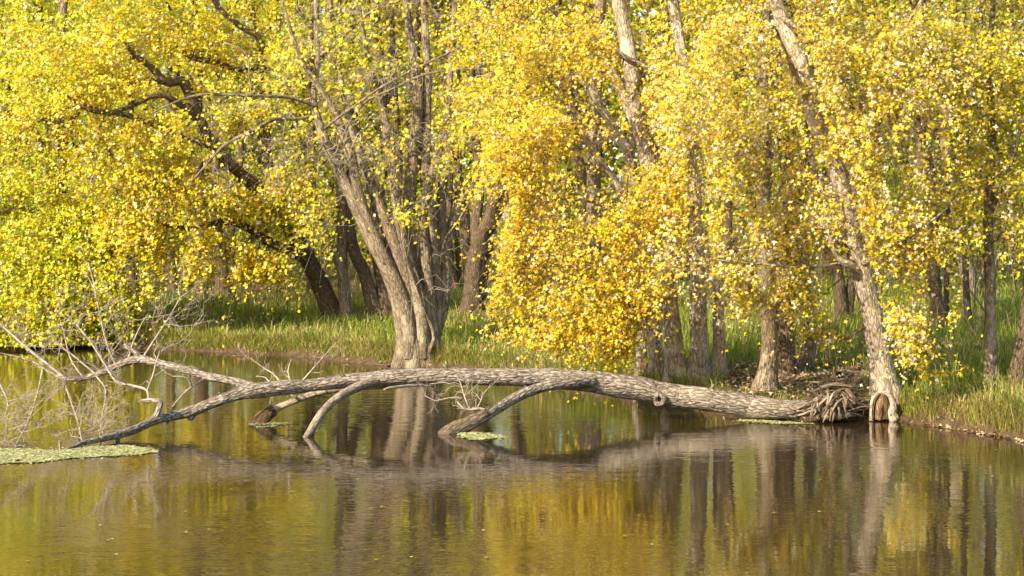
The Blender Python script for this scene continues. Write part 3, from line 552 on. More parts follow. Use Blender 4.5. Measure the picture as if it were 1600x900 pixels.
make_tree('straight pale grey pole like tree touching the leaning dark trunk', (541, 501),
    [('trunk', (541, 501, 0, 9.5), (538, 460, 0, 8.5), (535, 400, 0, 8), (533, 330, 0, 7.5), (531, 260, .1, 7), (526, 160, .2, 6), (530, 50, .3, 4.5), (528, -80, .3, 2.5)),
     ('limb', (536, 440, -.05, 5), (522, 395, -.1, 5), (508, 360, -.1, 4.5), (490, 300, -.1, 3.5), (470, 220, 0, 2.5), (455, 140, 0, 1.5))],
    [(510, 330, 60, 60, -.4, .5, 22), (500, 100, 90, 100, 0, 1.4, 45)], 'centre', bark=BARK, per=26, spread=.3, size=.076, shape=FARL, flare=.3)
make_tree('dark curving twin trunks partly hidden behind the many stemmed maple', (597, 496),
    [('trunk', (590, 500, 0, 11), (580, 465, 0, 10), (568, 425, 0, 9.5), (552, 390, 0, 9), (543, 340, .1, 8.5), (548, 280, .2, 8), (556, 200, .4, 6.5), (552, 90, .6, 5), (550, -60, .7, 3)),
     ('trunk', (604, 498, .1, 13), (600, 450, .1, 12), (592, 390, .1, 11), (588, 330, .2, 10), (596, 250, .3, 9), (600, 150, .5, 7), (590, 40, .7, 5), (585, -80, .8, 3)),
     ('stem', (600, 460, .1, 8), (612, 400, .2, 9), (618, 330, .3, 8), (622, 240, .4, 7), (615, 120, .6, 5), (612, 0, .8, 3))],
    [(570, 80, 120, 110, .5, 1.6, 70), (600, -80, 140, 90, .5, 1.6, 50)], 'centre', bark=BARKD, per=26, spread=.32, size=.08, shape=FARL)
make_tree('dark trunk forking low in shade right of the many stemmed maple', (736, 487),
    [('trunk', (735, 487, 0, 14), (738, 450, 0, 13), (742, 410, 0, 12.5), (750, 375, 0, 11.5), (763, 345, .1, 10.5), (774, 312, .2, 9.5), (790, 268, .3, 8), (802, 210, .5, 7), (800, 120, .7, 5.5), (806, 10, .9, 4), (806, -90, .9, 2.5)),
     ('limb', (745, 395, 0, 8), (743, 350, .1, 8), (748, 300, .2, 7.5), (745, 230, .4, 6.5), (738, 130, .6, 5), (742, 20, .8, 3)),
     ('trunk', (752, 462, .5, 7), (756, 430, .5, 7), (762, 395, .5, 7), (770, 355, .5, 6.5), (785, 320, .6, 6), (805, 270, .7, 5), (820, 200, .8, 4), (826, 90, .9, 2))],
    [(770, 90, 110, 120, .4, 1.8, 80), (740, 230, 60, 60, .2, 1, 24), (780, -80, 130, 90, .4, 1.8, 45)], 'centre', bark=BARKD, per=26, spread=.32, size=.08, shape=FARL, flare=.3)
make_tree('leafy yellow green maple whose sprays hang over the water at far left', (118, 500),
    [('trunk', (120, 500, 0, 15), (118, 450, 0, 14), (110, 380, 0, 13), (98, 300, 0, 12), (90, 200, .2, 10), (95, 90, .4, 8), (100, -20, .6, 6), (105, -140, .6, 3)),
     ('limb', (114, 420, 0, 7), (90, 360, -.6, 6), (55, 330, -1.4, 5), (10, 330, -2.2, 4), (-40, 350, -3, 2.5)),
     ('limb', (112, 400, 0, 7), (140, 340, -.6, 6), (165, 300, -1.2, 5), (190, 290, -1.8, 4), (215, 310, -2.4, 2.5)),
     ('limb', (96, 290, 0, 6), (70, 230, -.8, 5), (40, 190, -1.4, 4), (0, 170, -2, 3)),
     ('limb', (92, 230, 0, 6), (130, 160, -.6, 5), (180, 110, -1, 4), (230, 90, -1.4, 2.5))],
    [(60, 300, 110, 90, -1.6, 1.4, 130), (160, 380, 95, 80, -2, 1.1, 240), (40, 420, 95, 70, -2.6, 1.1, 260), (110, 470, 95, 48, -2.8, .9, 300), (180, 475, 45, 40, -2.6, .5, 90), (30, 490, 80, 32, -3.2, .9, 230), (120, 505, 90, 14, -3, .6, 110), (215, 490, 14, 22, -2, .3, 6), (205, 400, 40, 50, -2, .7, 34),
     (60, 180, 110, 80, -1.2, 1.4, 90), (130, 60, 120, 90, -.6, 1.6, 80), (-60, 350, 90, 140, -2, 1.8, 90), (-60, 120, 90, 140, -1, 1.8, 70), (20, 20, 90, 80, -.6, 1.6, 60), (80, -130, 200, 110, 0, 2, 70), (-120, 480, 80, 50, -2.6, 1, 40), (230, 230, 80, 80, -.6, 1, 45)],
    'left', bark=BARK, per=42, spread=.35, size=.069, shape=FARL)
for lab, at, st, pal in [
    ('short dark trunk deep in the left wood, leftmost of three', (206, 455), [('trunk', (208, 455, 0, 8), (203, 420, 0, 7.5), (198, 370, 0, 7), (196, 280, .3, 6), (205, 150, .6, 5), (205, 0, .9, 3)), ('limb', (198, 370, 0, 4), (180, 300, .2, 4), (165, 220, .4, 3), (150, 100, .6, 1.5))], 'left'),
    ('short grey trunk deep in the left wood, middle of three', (271, 452), [('trunk', (271, 452, 0, 6.5), (269, 420, 0, 6), (267, 370, 0, 6), (270, 280, .3, 5), (264, 150, .6, 4), (270, 0, .9, 2.5))], 'left'),
    ('stout forked trunk in grass under the leaning limb, rightmost of three', (350, 461), [('trunk', (350, 461, 0, 11), (347, 430, 0, 9.5), (345, 400, 0, 8.5), (340, 360, 0, 7), (336, 280, .3, 6), (340, 150, .6, 4.5), (338, 0, .9, 3)), ('stem', (348, 425, 0, 6), (356, 385, .1, 6), (366, 330, .2, 5.5), (376, 240, .4, 4.5), (380, 100, .7, 3))], 'lean'),
    ('pair of thin dark trunks in the gap right of the many stemmed maple', (705, 448), [('trunk', (708, 448, 0, 7), (704, 410, 0, 6.5), (700, 360, 0, 6), (703, 280, .3, 5), (700, 150, .6, 4), (704, 0, .9, 3)), ('trunk', (713, 446, .2, 4.5), (716, 400, .2, 4.5), (712, 340, .3, 4), (718, 240, .5, 3.5), (716, 60, .8, 2))], 'centre'),
    ('thin pale trunk standing behind the golden leaf mass', (808, 460), [('trunk', (808, 460, 0, 7), (806, 420, 0, 6.5), (806, 360, 0, 6), (812, 280, .2, 5.5), (810, 150, .6, 4.5), (815, 0, .9, 3)), ('limb', (806, 380, 0, 4), (820, 320, .2, 4), (840, 240, .4, 3), (860, 120, .6, 2))], 'centre')]:
    x0, y0 = at
    make_tree(lab, at, st, [(x0, 120, 100, 120, .5, 2, 60), (x0 + 10, -50, 110, 90, .5, 2, 36), (x0 - 20, 300, 80, 60, .5, 1.2, 20)], pal, bark=BARKD, per=28, spread=.36, size=.085, shape=FARL, group='trunks deep in the left wood' if x0 < 400 else None)

# ================================================================== wood behind: copies of four grown trees
def proto_tree(seed, pal, h, bark, low):
    r = np.random.default_rng(seed)
    lean = r.normal(0, .04, 2)
    root = empty('wood_tree', (0, 0, 0))
    k = 9; z = np.linspace(-.3, h, k); wob = np.cumsum(r.normal(0, .09, (k, 2)), 0)
    st = np.stack([lean[0] * z + wob[:, 0] - wob[0, 0], lean[1] * z + wob[:, 1] - wob[0, 1], z, np.linspace(.16, .03, k)], -1)
    pr = spline(st, .2); mb = MB(); tube(mb, pr, 12, rough=.1, ridge=.05, seed=seed * 1.3); mb.build('trunk', bark, root)
    np_, nr_ = [pr[pr[:, 2] > low * .7, :3]], [pr[pr[:, 2] > low * .7, 3]]
    for q in range(5):
        zz = r.uniform(low * .7, h * .7); i = int(np.argmin(abs(pr[:, 2] - zz))); a = r.uniform(0, 6.28); L = r.uniform(1.8, 3.4)
        e = np.array((math.cos(a) * L, math.sin(a) * L, L * r.uniform(.5, 1.2)))
        lp = spline([(*(pr[i, :3]), pr[i, 3] * .6), (*(pr[i, :3] + e * .5 + r.normal(0, .2, 3)), pr[i, 3] * .42), (*(pr[i, :3] + e), .015)], .2)
        mb = MB(); tube(mb, lp, 8, rough=.1, seed=q); mb.build('limb', bark, root); np_.append(lp[:, :3]); nr_.append(lp[:, 3])
    u = r.normal(0, 1, (230, 3)); u /= np.linalg.norm(u, axis=1)[:, None]; u *= r.random((230, 1)) ** .4
    T = u * np.array((2.7, 2.7, (h - low) * .56)) + np.array((lean[0] * h * .6, lean[1] * h * .6, (h + low) * .55))
    mb = MB(); grow(np.vstack(np_), np.concatenate(nr_), T, mb, tip_r=.005); tag(mb.build('twigs', LTWIG, root), kind='stuff')
    crown_leaves(root, (0, 0, 0), T, 22, .34, .115, FARL, pal, gaps=False, m=3)
    return root
def copy_tree(o):
    c = o.copy(); COL.objects.link(c)
    for ch in o.children:
        q = ch.copy(); COL.objects.link(q); q.parent = c
    return c
protos = [proto_tree(11, 'left', 13, BARKD, 2.2), proto_tree(12, 'back', 14, BARKD, 3.0), proto_tree(13, 'backr', 15, BARK, 3.2), proto_tree(14, 'right', 14, BARKD, 2.6)]
spots = []
rr = random.Random(5)
for row, (d, n) in enumerate([(47, 8), (56, 11), (66, 11), (75, 13)]):
    for i in range(n):
        px = (-150 + (i + .5 + rr.uniform(-.35, .35)) / n * 1900) if row else 870 + (i + .5 + rr.uniform(-.3, .3)) / n * 800
        d_ = d
        spots.append((px, d_ + rr.uniform(-2.5, 2.5), row))
used = [False] * 4
for i, (px, d, row) in enumerate(spots):
    t = (0 if px < 420 else 1 if px < 800 else rr.choice([2, 3, 2])) if rr.random() < .75 else rr.randrange(4)
    o = protos[t] if not used[t] else copy_tree(protos[t]); used[t] = True
    x = (px - 800) / F * d
    o.location = (x, d, float(ground(x, d))); o.rotation_euler = (0, 0, rr.uniform(0, 6.28)); s = rr.uniform(.85, 1.2); o.scale = (s, s, s * rr.uniform(.95, 1.1))
    near = ['background tree hidden behind the middle of the golden leaf mass', 'background tree behind the left stems of the straight maple clump', 'background tree just right of the straight maple clump', 'background tree behind the broad dark trunk and its brown neighbour',
            'background tree straight behind the dark twin stemmed tree', 'background tree between the hollow maple and the far dark trunk', 'background tree behind the thin dark trunk at right', 'background tree nearest to the right frame edge']
    tag(o, near[i] if row == 0 else 'slender yellowing tree among the close trunks of the background wood', 'tree', 'trees of the background wood')
def distant_wood():
    r = np.random.default_rng(3)
    mb = MB()
    n = 110000; y = r.uniform(84, 116, n); x = r.uniform(-.4, .4, n) * y; z = .6 + r.random(n) ** .9 * 23
    keep = fbm(x * .35, y * .2, z * .35) > -.62
    cid = ((x - x.min()) // 2.2).astype(int)
    leaf_cloud(mb, np.stack([x, y, z], -1)[keep], .44, FARL, 'back', cid[keep])
    tag(mb.build('distant_wood_foliage', LEAF), 'hazy mass of olive and yellow foliage closing the view', kind='stuff')
    mb = MB()
    for i in range(90):
        y = r.uniform(84, 110); x = r.uniform(-.34, .34) * y; l = r.normal(0, .5, 2); rad = r.uniform(.1, .22)
        tube(mb, spline([(x, y, 0, rad), (x + l[0], y, 6, rad * .8), (x + l[0] + l[1], y, 16, .05)], 1.0), 7, seed=i)
    tag(mb.build('distant_wood_trunks', BARKD), 'dense far trunks seen as one dark mass', kind='stuff')
distant_wood()

# ================================================================== understorey saplings and brush
def brush():
    r = np.random.default_rng(21)
    mb = MB()
    for i in range(560):
        px = r.uniform(-60, 1660); d = r.uniform(48, 80) if px < 1000 else r.uniform(38, 80)
        x = (px - 800) / F * d; z = float(ground(x, d))
        h = r.uniform(1.2, 4.0); a = r.normal(0, .3, 2) * h; rad = r.uniform(.006, .016)
        pts = spline([(x, d, z - .05, rad), (x + a[0] * .4, d + a[1] * .4, z + h * .5, rad * .8), (x + a[0], d + a[1], z + h, .003)], .3)
        tube(mb, pts, 3, cap=False, seed=i)
        for j in range(4):
            k = r.integers(len(pts) // 3, len(pts) - 1); e = r.normal(0, .4, 3) + (0, 0, .3)
            tube(mb, spline([(*pts[k, :3], rad * .5), (*(pts[k, :3] + e * .6), rad * .35), (*(pts[k, :3] + e), .002)], .3), 3, cap=False, seed=j)
    tag(mb.build('underbrush', LTWIG), 'thin bare brush between the trunks of the wood', kind='stuff')
    T = []
    for i in range(1000):
        px = r.uniform(-100, 1700); d = r.uniform(53, 80); x = (px - 800) / F * d
        T.append((x, d, float(ground(x, d)) + r.uniform(.3, 3.2)))
    T = np.array(T); k = r.poisson(22, len(T)); cid = np.repeat(np.arange(len(T)), k)
    mb = MB(); leaf_cloud(mb, T[cid] + r.normal(0, .5, (len(cid), 3)), .1, FARL, 'back', cid)
    tag(mb.build('underbrush_leaves', LEAF), 'sparse low leaves of the underbrush deep in the wood', kind='stuff')
brush()

# ================================================================== grass, leaf litter
def grass():
    r = np.random.default_rng(31)
    n = 420000
    d = 26 + 60 * r.random(n) ** 1.7; px = r.uniform(-150, 1750, n)
    x = (px - 800) / F * d; q = 90000                       # the bank's lip carries the thickest fringe
    x[:q] = r.uniform(-13, 8.5, q); d[:q] = shore_y(x[:q]) + .5 * r.random(q) ** 1.2; px[:q] = x[:q] / d[:q] * F + 800
    s = (d - shore_y(x))
    bare = sstep(1110, 1150, px) * (1 - sstep(1330, 1380, px)) * (1 - sstep(2.5, 4.5, s))           # trodden soil round the roots
    edge = sstep(.0, .28, s + .12 * noise3(x * 2, d * 2, 0))
    clump = noise3(x * 1.6, d * 1.6, 2) * .5 + noise3(x * .5, d * .5, 7) * .5
    dens = edge * (1 - .93 * bare) * (.72 + .6 * clump) * (1 - .96 * sstep(47, 56, d + 2.5 * noise3(x * .3, d * .3, 3) - 9 * sstep(900, 1300, px)))
    k = (s > .02) & (r.random(n) < dens)
    x, d, s, clump, bare = x[k], d[k], s[k], clump[k], bare[k]; n = len(x)
    z = ground(x, d)
    tall = (.21 + .02 * sstep(.3, 1.6, s)) * (1 + .6 * clump) * np.exp(r.normal(0, .38, n)) * (1 - .5 * bare)
    a = r.uniform(0, 6.28, n); lean = np.stack([np.cos(a), np.sin(a), 0 * a], -1) * (.35 + .9 * r.random((n, 1))) + np.array((.12, -.3, 0)) - np.array((0, .5, 0)) * (1 - sstep(.1, .6, s))[:, None]
    wv = np.stack([-np.sin(a), np.cos(a), 0 * a], -1); wv = np.where(r.random((n, 1)) < .6, np.array([[1., 0, 0]]), wv)
    wd = (.0036 * (1 + .02 * (d - 26)))[:, None] * np.exp(r.normal(0, .25, (n, 1)))
    b = np.stack([x, d, z - .03], -1); up = np.array((0, 0, 1.)); T_ = tall[:, None]
    m = b + T_ * (up * .62 + lean * .25); t = b + T_ * (up * (1.0 - .45 * np.linalg.norm(lean, axis=1)[:, None]) + lean * .85)
    v = np.stack([b - wv * wd, b + wv * wd, m + wv * wd * .8, m - wv * wd * .8, t], 1)
    o = (np.arange(n) * 5)[:, None]
    dry = np.clip(.17 + .5 * noise3(x * .7, d * .7, 11) + .22 * (1 - sstep(.2, 1.0, s)) + .25 * sstep(.2, .8, bare), 0, .95)
    isd = r.random(n) < dry
    g = np.array((.175, .27, .02)) * np.exp(r.normal(0, .25, (n, 1))) * np.array([1, 1, 1]) + np.array((.19, .13, .008)) * r.random((n, 1))
    st = np.array((.6, .46, .17)) * np.exp(r.normal(0, .25, (n, 1)))
    c = np.where(isd[:, None], st, g)
    mb = MB(); mb.add(v.reshape(-1, 3), [np.array([0, 1, 2, 3]) + o, np.array([3, 2, 4]) + o], col=np.repeat(c, 5, 0))
    tag(mb.build('grass', GRASSM), 'tall green grass with straw coloured blades covering the bank', kind='stuff')
    return n
NG = grass()

def litter():
    r = np.random.default_rng(41)
    n = 52000
    px = r.uniform(-50, 1660, n); d = 25 + 22 * r.random(n); x = (px - 800) / F * d; s = d - shore_y(x)
    w_ = np.exp(-np.abs(s - .3) / .6) * (.35 + 1.3 * sstep(1380, 1480, px)) + sstep(1100, 1150, px) * (1 - sstep(1340, 1400, px)) * (1 - sstep(3, 6, s)) * .95 + .14
    k = (s > -.02) & (r.random(n) < w_)
    x, d, s = x[k], d[k], s[k]; n = len(x)
    xx, yy = x, d
    pos = np.stack([xx, yy, ground(xx, yy) + .012 + .02 * r.random(n)], -1)
    # a raft of fallen leaves drifting along the right shore
    q = 560; fx = r.uniform(5.2, 8.2, q); fy = shore_y(fx) - .75 * r.random(q) ** 2 * sstep(5.0, 7.0, fx); fm = r.random(q) < .75
    pos = np.vstack([pos, np.stack([fx, fy, np.full(q, .012) + .008 * r.random(q)], -1)[fm]]); n = len(pos)
    pal = np.array([(.42, .29, .15), (.55, .43, .28), (.26, .15, .07), (.6, .42, .06), (.66, .56, .42)])
    col = pal[r.choice(5, n, p=[.3, .25, .2, .1, .15])] * np.exp(r.normal(0, .2, (n, 1)))
    nr = r.normal(0, .35, (n, 3)) + (0, 0, 1); nr /= np.linalg.norm(nr, axis=1)[:, None]
    tp = r.normal(0, 1, (n, 3)); tp -= nr * (tp * nr).sum(1)[:, None]; tp /= np.linalg.norm(tp, axis=1)[:, None]; sd = np.cross(tp, nr)
    L, fs = MIDL; sc = .062 * np.exp(r.normal(0, .25, n)); cu = r.uniform(.5, 3, n)
    v = pos[:, None] + sc[:, None, None] * (L[None, :, 0:1] * sd[:, None] + L[None, :, 1:2] * tp[:, None] + L[None, :, 2:3] * cu[:, None, None] * nr[:, None])
    mb = MB(); mb.add(v.reshape(-1, 3), [(f[None] + (np.arange(n) * len(L))[:, None, None]).reshape(-1, 4) for f in fs], col=np.repeat(np.clip(col, 0, .9), len(L), 0))
    tag(mb.build('fallen_leaves', LITTER), 'dry fallen leaves littering the muddy shore and water edge', kind='stuff')
litter()

# ================================================================== the fallen tree
def px_path(rows, step=.05):     # rows: photo x, photo y, waterline row that sets the distance, radius px
    return spline([(*P(x, y, D(yw)), r / F * D(yw)) for x, y, yw, r in rows], step)
log_o = P(1060, 640, D(655)); log_o[2] = 0
LOG = empty('fallen_tree', log_o); tag(LOG, 'bleached fallen tree arching over the water from its torn roots', 'fallen tree')
def part(name, rows, m, sides, rough=.07, ridge=.05, seed=0., par=None, step=.04):
    pr = px_path(rows, step); L_ = np.arange(len(pr)) * step
    wob = np.stack([noise3(L_ * 1.7 + seed * 9, 1.5, k) + .5 * noise3(L_ * 4 + seed * 5, 2.5, k) for k in (.5, 3.5, 6.5)], -1) * (pr[:, 3:4] * .22) * sstep(0, .4, L_)[:, None]
    pr[:, :3] += wob; pr[:, 3] *= 1 + .12 * noise3(L_ * 2.6 + seed, .5, .5)
    mb = MB(); tube(mb, pr, sides, rough=rough * 1.3, ridge=ridge * 1.5, seed=seed)
    o = mb.build(name, m, par or LOG, log_o if par is None else log_o); return o, pr
TR, trp = part('trunk', [(1330, 640, 657, 6), (1300, 640, 657, 12), (1260, 642, 657, 16), (1208, 640, 657, 16), (1175, 636, 656, 17.5), (1144, 632, 656, 18), (1100, 625, 656, 18.5), (1060, 618.5, 655, 18.5), (1000, 608, 656, 17), (950, 600, 657, 16), (900, 594, 658, 15.5), (850, 590, 659, 14.5), (800, 588, 660, 13.5), (751, 587.5, 661, 13), (700, 587, 662, 12.5),
    (616, 590, 664, 12), (560, 594, 665, 11), (520, 598, 666, 10.5), (481, 602, 667, 10), (430, 607, 669, 10.5), (393, 611, 670, 11.5), (364, 618, 671, 9), (337, 628, 672, 8.5), (317, 636, 673, 8.2), (297, 644, 674, 8.6), (270, 650, 676, 7.5), (243, 656, 679, 7.2), (219, 666, 683, 6.8), (189, 678, 688, 5.6), (162, 685, 693, 4.6), (135, 691, 697, 3.8), (115, 697, 700, 3), (98, 705, 702, 2)], BARKL, 28, seed=2.)
BA, bap = part('branch', [(400, 607, 669.5, 7), (388, 603, 668, 7.5), (364, 595, 666, 6.8), (324, 588, 664, 6.6), (294, 578.5, 662, 6.2), (267, 571.5, 660, 6), (243, 566.5, 658, 6), (221, 561.5, 657, 6.2), (202, 564.5, 656, 5.8), (182, 572, 655, 5.4), (162, 581, 655, 5), (135, 589.5, 654, 4.6), (111, 592, 654, 4), (91, 588.5, 653, 3), (67, 574.5, 652, 2.4), (47, 564, 651, 2), (20, 556, 650, 1.6), (-20, 548, 650, 1)], BARKL, 16, seed=5.)
BB, bbp = part('branch', [(640, 598, 663, 5), (600, 603, 662, 5), (575, 604, 661.5, 5), (532, 607, 660.5, 5), (495, 614, 660, 5), (464, 625, 660, 4.8), (437, 636, 660, 5.2), (417, 648, 660.5, 6.2), (407, 658, 661, 8), (402, 668, 661, 8)], WOODG, 14, seed=8.)
BC, bcp = part('branch', [(612, 590, 664, 7), (589, 594, 665, 7.5), (562, 602, 668, 7.2), (539, 614, 671, 6.6), (518, 629, 674, 6.4), (501, 648, 678, 6.2), (485, 672, 681, 5.6), (475, 687, 683, 4.6), (468, 697, 685, 4)], WOODG, 14, seed=11.)
BD, bdp = part('branch', [(925, 596, 659, 9), (900, 597, 661, 9.5), (869, 600, 663, 9.4), (836, 609, 665, 8.6), (802, 624, 668, 7.8), (778, 638, 671, 7.8), (751, 653, 674, 8), (724, 667, 676, 8.2), (704, 677, 677, 8.4), (692, 687, 678, 8)], BARKL, 16, seed=14.)
part('branch_stub', [(185, 680, 688, 4.5), (184, 687, 689, 4), (182, 696, 690, 3.5)], BARKL, 10, seed=3.)
part('branch_stub', [(224, 563, 657, 4.5), (212, 552, 657, 3.6), (200, 544, 657, 3.2), (193, 539, 657, 2.6)], BARKL, 10, seed=4.)
part('branch_stub', [(104, 590, 654, 3.5), (100, 600, 654, 2.6), (99, 606, 654, 2)], BARKL, 8, seed=6.)
part('branch_stub', [(122, 592, 654, 3.5), (117, 599, 654, 2.4)], BARKL, 8, seed=7.)
part('branch_stub', [(300, 648, 674, 6), (296, 655, 674, 4.5)], BARKL, 8, seed=9.)
part('branch_stub', [(243, 652, 679, 4.6), (248, 640, 679, 4.2), (251, 629, 679, 3.6), (244, 626, 679, 3), (230, 625, 678.5, 2.8), (217, 627, 678, 1.6)], BARKL, 9, seed=10.)
part('branch', [(690, 601, 662, 3), (650, 602, 664, 2.5), (612, 606, 667, 2.4), (600, 609, 668, 1.6)], WOODG, 9, seed=12.)
part('branch_stub', [(462, 621, 661, 3), (450, 612, 661, 2), (440, 608, 661, 1.4)], WOODG, 8, seed=13.)
for k, (x, y, yw, dx, dy, r_) in enumerate([(905, 583, 658, 6, -9, 2.6), (700, 577, 662, -7, -8, 2.2), (1110, 610, 656, 5, -8, 3), (540, 588, 666, -8, -6, 2.2), (350, 618, 671, -9, -5, 2.4), (820, 600, 660, 4, 12, 2), (265, 656, 676, -5, 7, 2), (455, 612, 668, -6, 9, 2)]):
    part('branch_stub', [(x - dx * .5, y - dy * .6, yw, r_ * 1.3), (x, y, yw, r_), (x + dx, y + dy, yw + .6, r_ * .7)], BARKL, 9, seed=40. + k)
# ring scar of a lost limb on the trunk's flank
def knot():
    c = P(1029, 623, D(656)) + np.array((0, -.145, 0)); mb = MB()
    prof = [(.012, .05), (.03, .035), (.045, -.03), (.066, -.05), (.09, -.035), (.105, .01), (.11, .05)]
    k = 18; a = np.arange(k) / k * 2 * math.pi; ax = np.array((-.25, -1, -.15)); ax /= np.linalg.norm(ax); u = np.cross(ax, (0, 0, 1)); u /= np.linalg.norm(u); v_ = np.cross(u, ax)
    V = np.vstack([c - ax * h * 1.0 + r_ * (1 + .12 * np.sin(3 * a + r_ * 40))[:, None] * (np.cos(a)[:, None] * u * .8 + np.sin(a)[:, None] * v_) for r_, h in prof])
    i = np.arange(len(prof) - 1)[:, None] * k; j = np.arange(k)[None]; q = np.stack([i + j, i + (j + 1) % k, i + k + (j + 1) % k, i + k + j], -1).reshape(-1, 4)
    mb.add(V, [q, np.arange(k)[None]], bark=V - c); return mb.build('knot', BARKL, TR, log_o)
knot()
# bark collars rotting where the props enter the water
part('wet_bark', [(428, 641, 660, 6.2), (417, 648, 660.5, 7.4), (408, 657, 661, 9.5), (402, 668, 661, 12)], WET, 14, rough=.3, ridge=.2, seed=21., par=BB)
part('wet_bark', [(765, 645, 672, 8.6), (751, 653, 674, 9.2), (724, 667, 676, 9.8), (706, 676, 677, 11), (694, 686, 678, 12)], ROOTM, 14, rough=.25, ridge=.16, seed=22., par=BD)

def twig_tree(mb, p0, dr, L, r, depth, rg):
    k = 5; pts = [p0]; dv = np.array(dr, float); dv /= np.linalg.norm(dv)
    for i in range(k):
        dv = dv + rg.normal(0, .22, 3); dv /= np.linalg.norm(dv); pts.append(pts[-1] + dv * L / k)
    pts = np.array(pts); pts[:, 2] = np.maximum(pts[:, 2], -.02)
    tube(mb, np.hstack([pts, np.linspace(r, r * .45, k + 1)[:, None]]), 4 if r > .004 else 3, cap=False, seed=rg.random() * 9)
    if depth > 0:
        for i in range(2, k + 1):
            if rg.random() < .8:
                e = rg.normal(0, 1, 3); e -= dv * (e @ dv); e /= np.linalg.norm(e)
                twig_tree(mb, pts[i], dv * .75 + e * .75 + (0, 0, .12), L * rg.uniform(.4, .65), max(r * .66, .003), depth - 1, rg)
def spray(name, traces, seed, sub=7, subL=.45, par=None, rr=.0058, upb=.3, pr_out=None):
    rg = np.random.default_rng(seed); mb = MB()
    for rows in traces:
        pr = px_path(rows, .06); tube(mb, pr, 6, rough=.05, seed=seed)
        for q in range(max(2, int(sub * len(pr) * .06 / .9))):
            i = rg.integers(len(pr) // 5, len(pr)); dv = rg.normal(0, 1, 3) * (1, .8, .8) + (0, 0, upb)
            twig_tree(mb, pr[i, :3], dv, subL * rg.uniform(.5, 1.2), min(rr, pr[i, 3] * .8), 2, rg)
    return mb.build(name, TWIG, par or LOG, log_o)
spray('dead_twigs', [[(100, 590, 653, 2.6), (70, 566, 652, 2.4), (45, 546, 650, 2.2), (20, 524, 648, 2), (-5, 502, 647, 1.6)],
    [(182, 572, 655, 2), (168, 540, 656, 1.7), (156, 490, 656, 1.5), (146, 440, 656, 1.2), (138, 410, 656, .8)],
    [(222, 561, 657, 1.8), (245, 525, 657, 1.5), (262, 500, 656, 1.2), (282, 465, 656, .8)],
    [(200, 564, 656, 1.8), (208, 535, 655, 1.4), (222, 505, 654, 1), (232, 490, 654, .7)],
    [(150, 585, 655, 1.8), (120, 560, 655, 1.6), (95, 540, 655, 1.3), (75, 515, 655, .8)],
    [(130, 590, 654, 1.7), (110, 560, 652, 1.4), (100, 520, 650, 1), (92, 490, 650, .7)]], 51, sub=8, subL=.5, par=BA)
spray('dead_twigs', [[(232, 625, 678, 2.4), (230, 610, 678, 2.3), (205, 602, 676, 2.2), (182, 596, 674, 2), (170, 580, 672, 1.9), (160, 563, 671, 1.8), (142, 535, 670, 1.6), (118, 506, 668, 1)],
    [(230, 610, 678, 1.6), (238, 590, 678, 1.4), (243, 570, 677, 1.2), (250, 548, 676, .8)]], 52, sub=8, subL=.45)
spray('dead_twigs', [[(103, 604, 654, 1.6), (112, 630, 660, 1.4), (122, 660, 672, 1.3), (128, 688, 695, 1.2)],
    [(67, 575, 652, 1.6), (62, 600, 656, 1.4), (52, 638, 670, 1.3), (40, 668, 685, 1.2), (24, 697, 698, 1)],
    [(150, 587, 655, 1.4), (165, 610, 658, 1.2), (160, 650, 668, 1), (156, 680, 690, .8)],
    [(0, 600, 660, 1.2), (12, 630, 668, 1.1), (5, 660, 676, .8)]], 53, sub=7, subL=.42, upb=.0, par=BA)
spray('dead_twigs', [[(319, 592, 664, 1.8), (300, 605, 667, 1.7), (287, 615, 669, 1.4), (270, 635, 672, 1)], [(300, 604, 667, 1.4), (292, 590, 668, 1.2), (270, 588, 668, .8)]], 54, sub=5, subL=.25, par=BA, upb=.1)
spray('dead_twigs', [[(440, 600, 668, 1.6), (428, 585, 667, 1.3), (408, 572, 666, 1), (392, 560, 666, .6)], [(455, 600, 668, 1.6), (450, 580, 667, 1.3), (455, 562, 666, .8)],
    [(470, 598, 667, 1.5), (490, 575, 667, 1.2), (508, 555, 666, .9), (525, 535, 666, .5)], [(425, 603, 668, 1.4), (415, 590, 667, 1), (400, 588, 667, .6)]], 55, sub=8, subL=.2, par=TR, rr=.005)
spray('dead_twigs', [[(757, 640, 674, 2.2), (748, 638, 674, 2), (734, 640, 674, 1.7), (722, 636, 674, 1.4), (712, 625, 673, 1)], [(734, 640, 674, 1.4), (726, 620, 673, 1.2), (720, 600, 672, 1), (712, 585, 672, .6)],
    [(745, 638, 674, 1.2), (752, 625, 674, 1), (754, 612, 674, .6)], [(722, 622, 673, 1.1), (700, 622, 673, .9), (680, 626, 673, .7), (664, 618, 673, .5)], [(720, 605, 672, 1), (695, 598, 672, .8), (672, 600, 672, .5)]], 56, sub=7, subL=.3, par=BD, rr=.006)
spray('dead_twigs', [[(425, 640, 660, 1.2), (422, 628, 660, 1), (428, 616, 660, .7)], [(448, 613, 661, 1), (452, 606, 661, .7)]], 57, sub=3, subL=.12, par=BB, rr=.005)

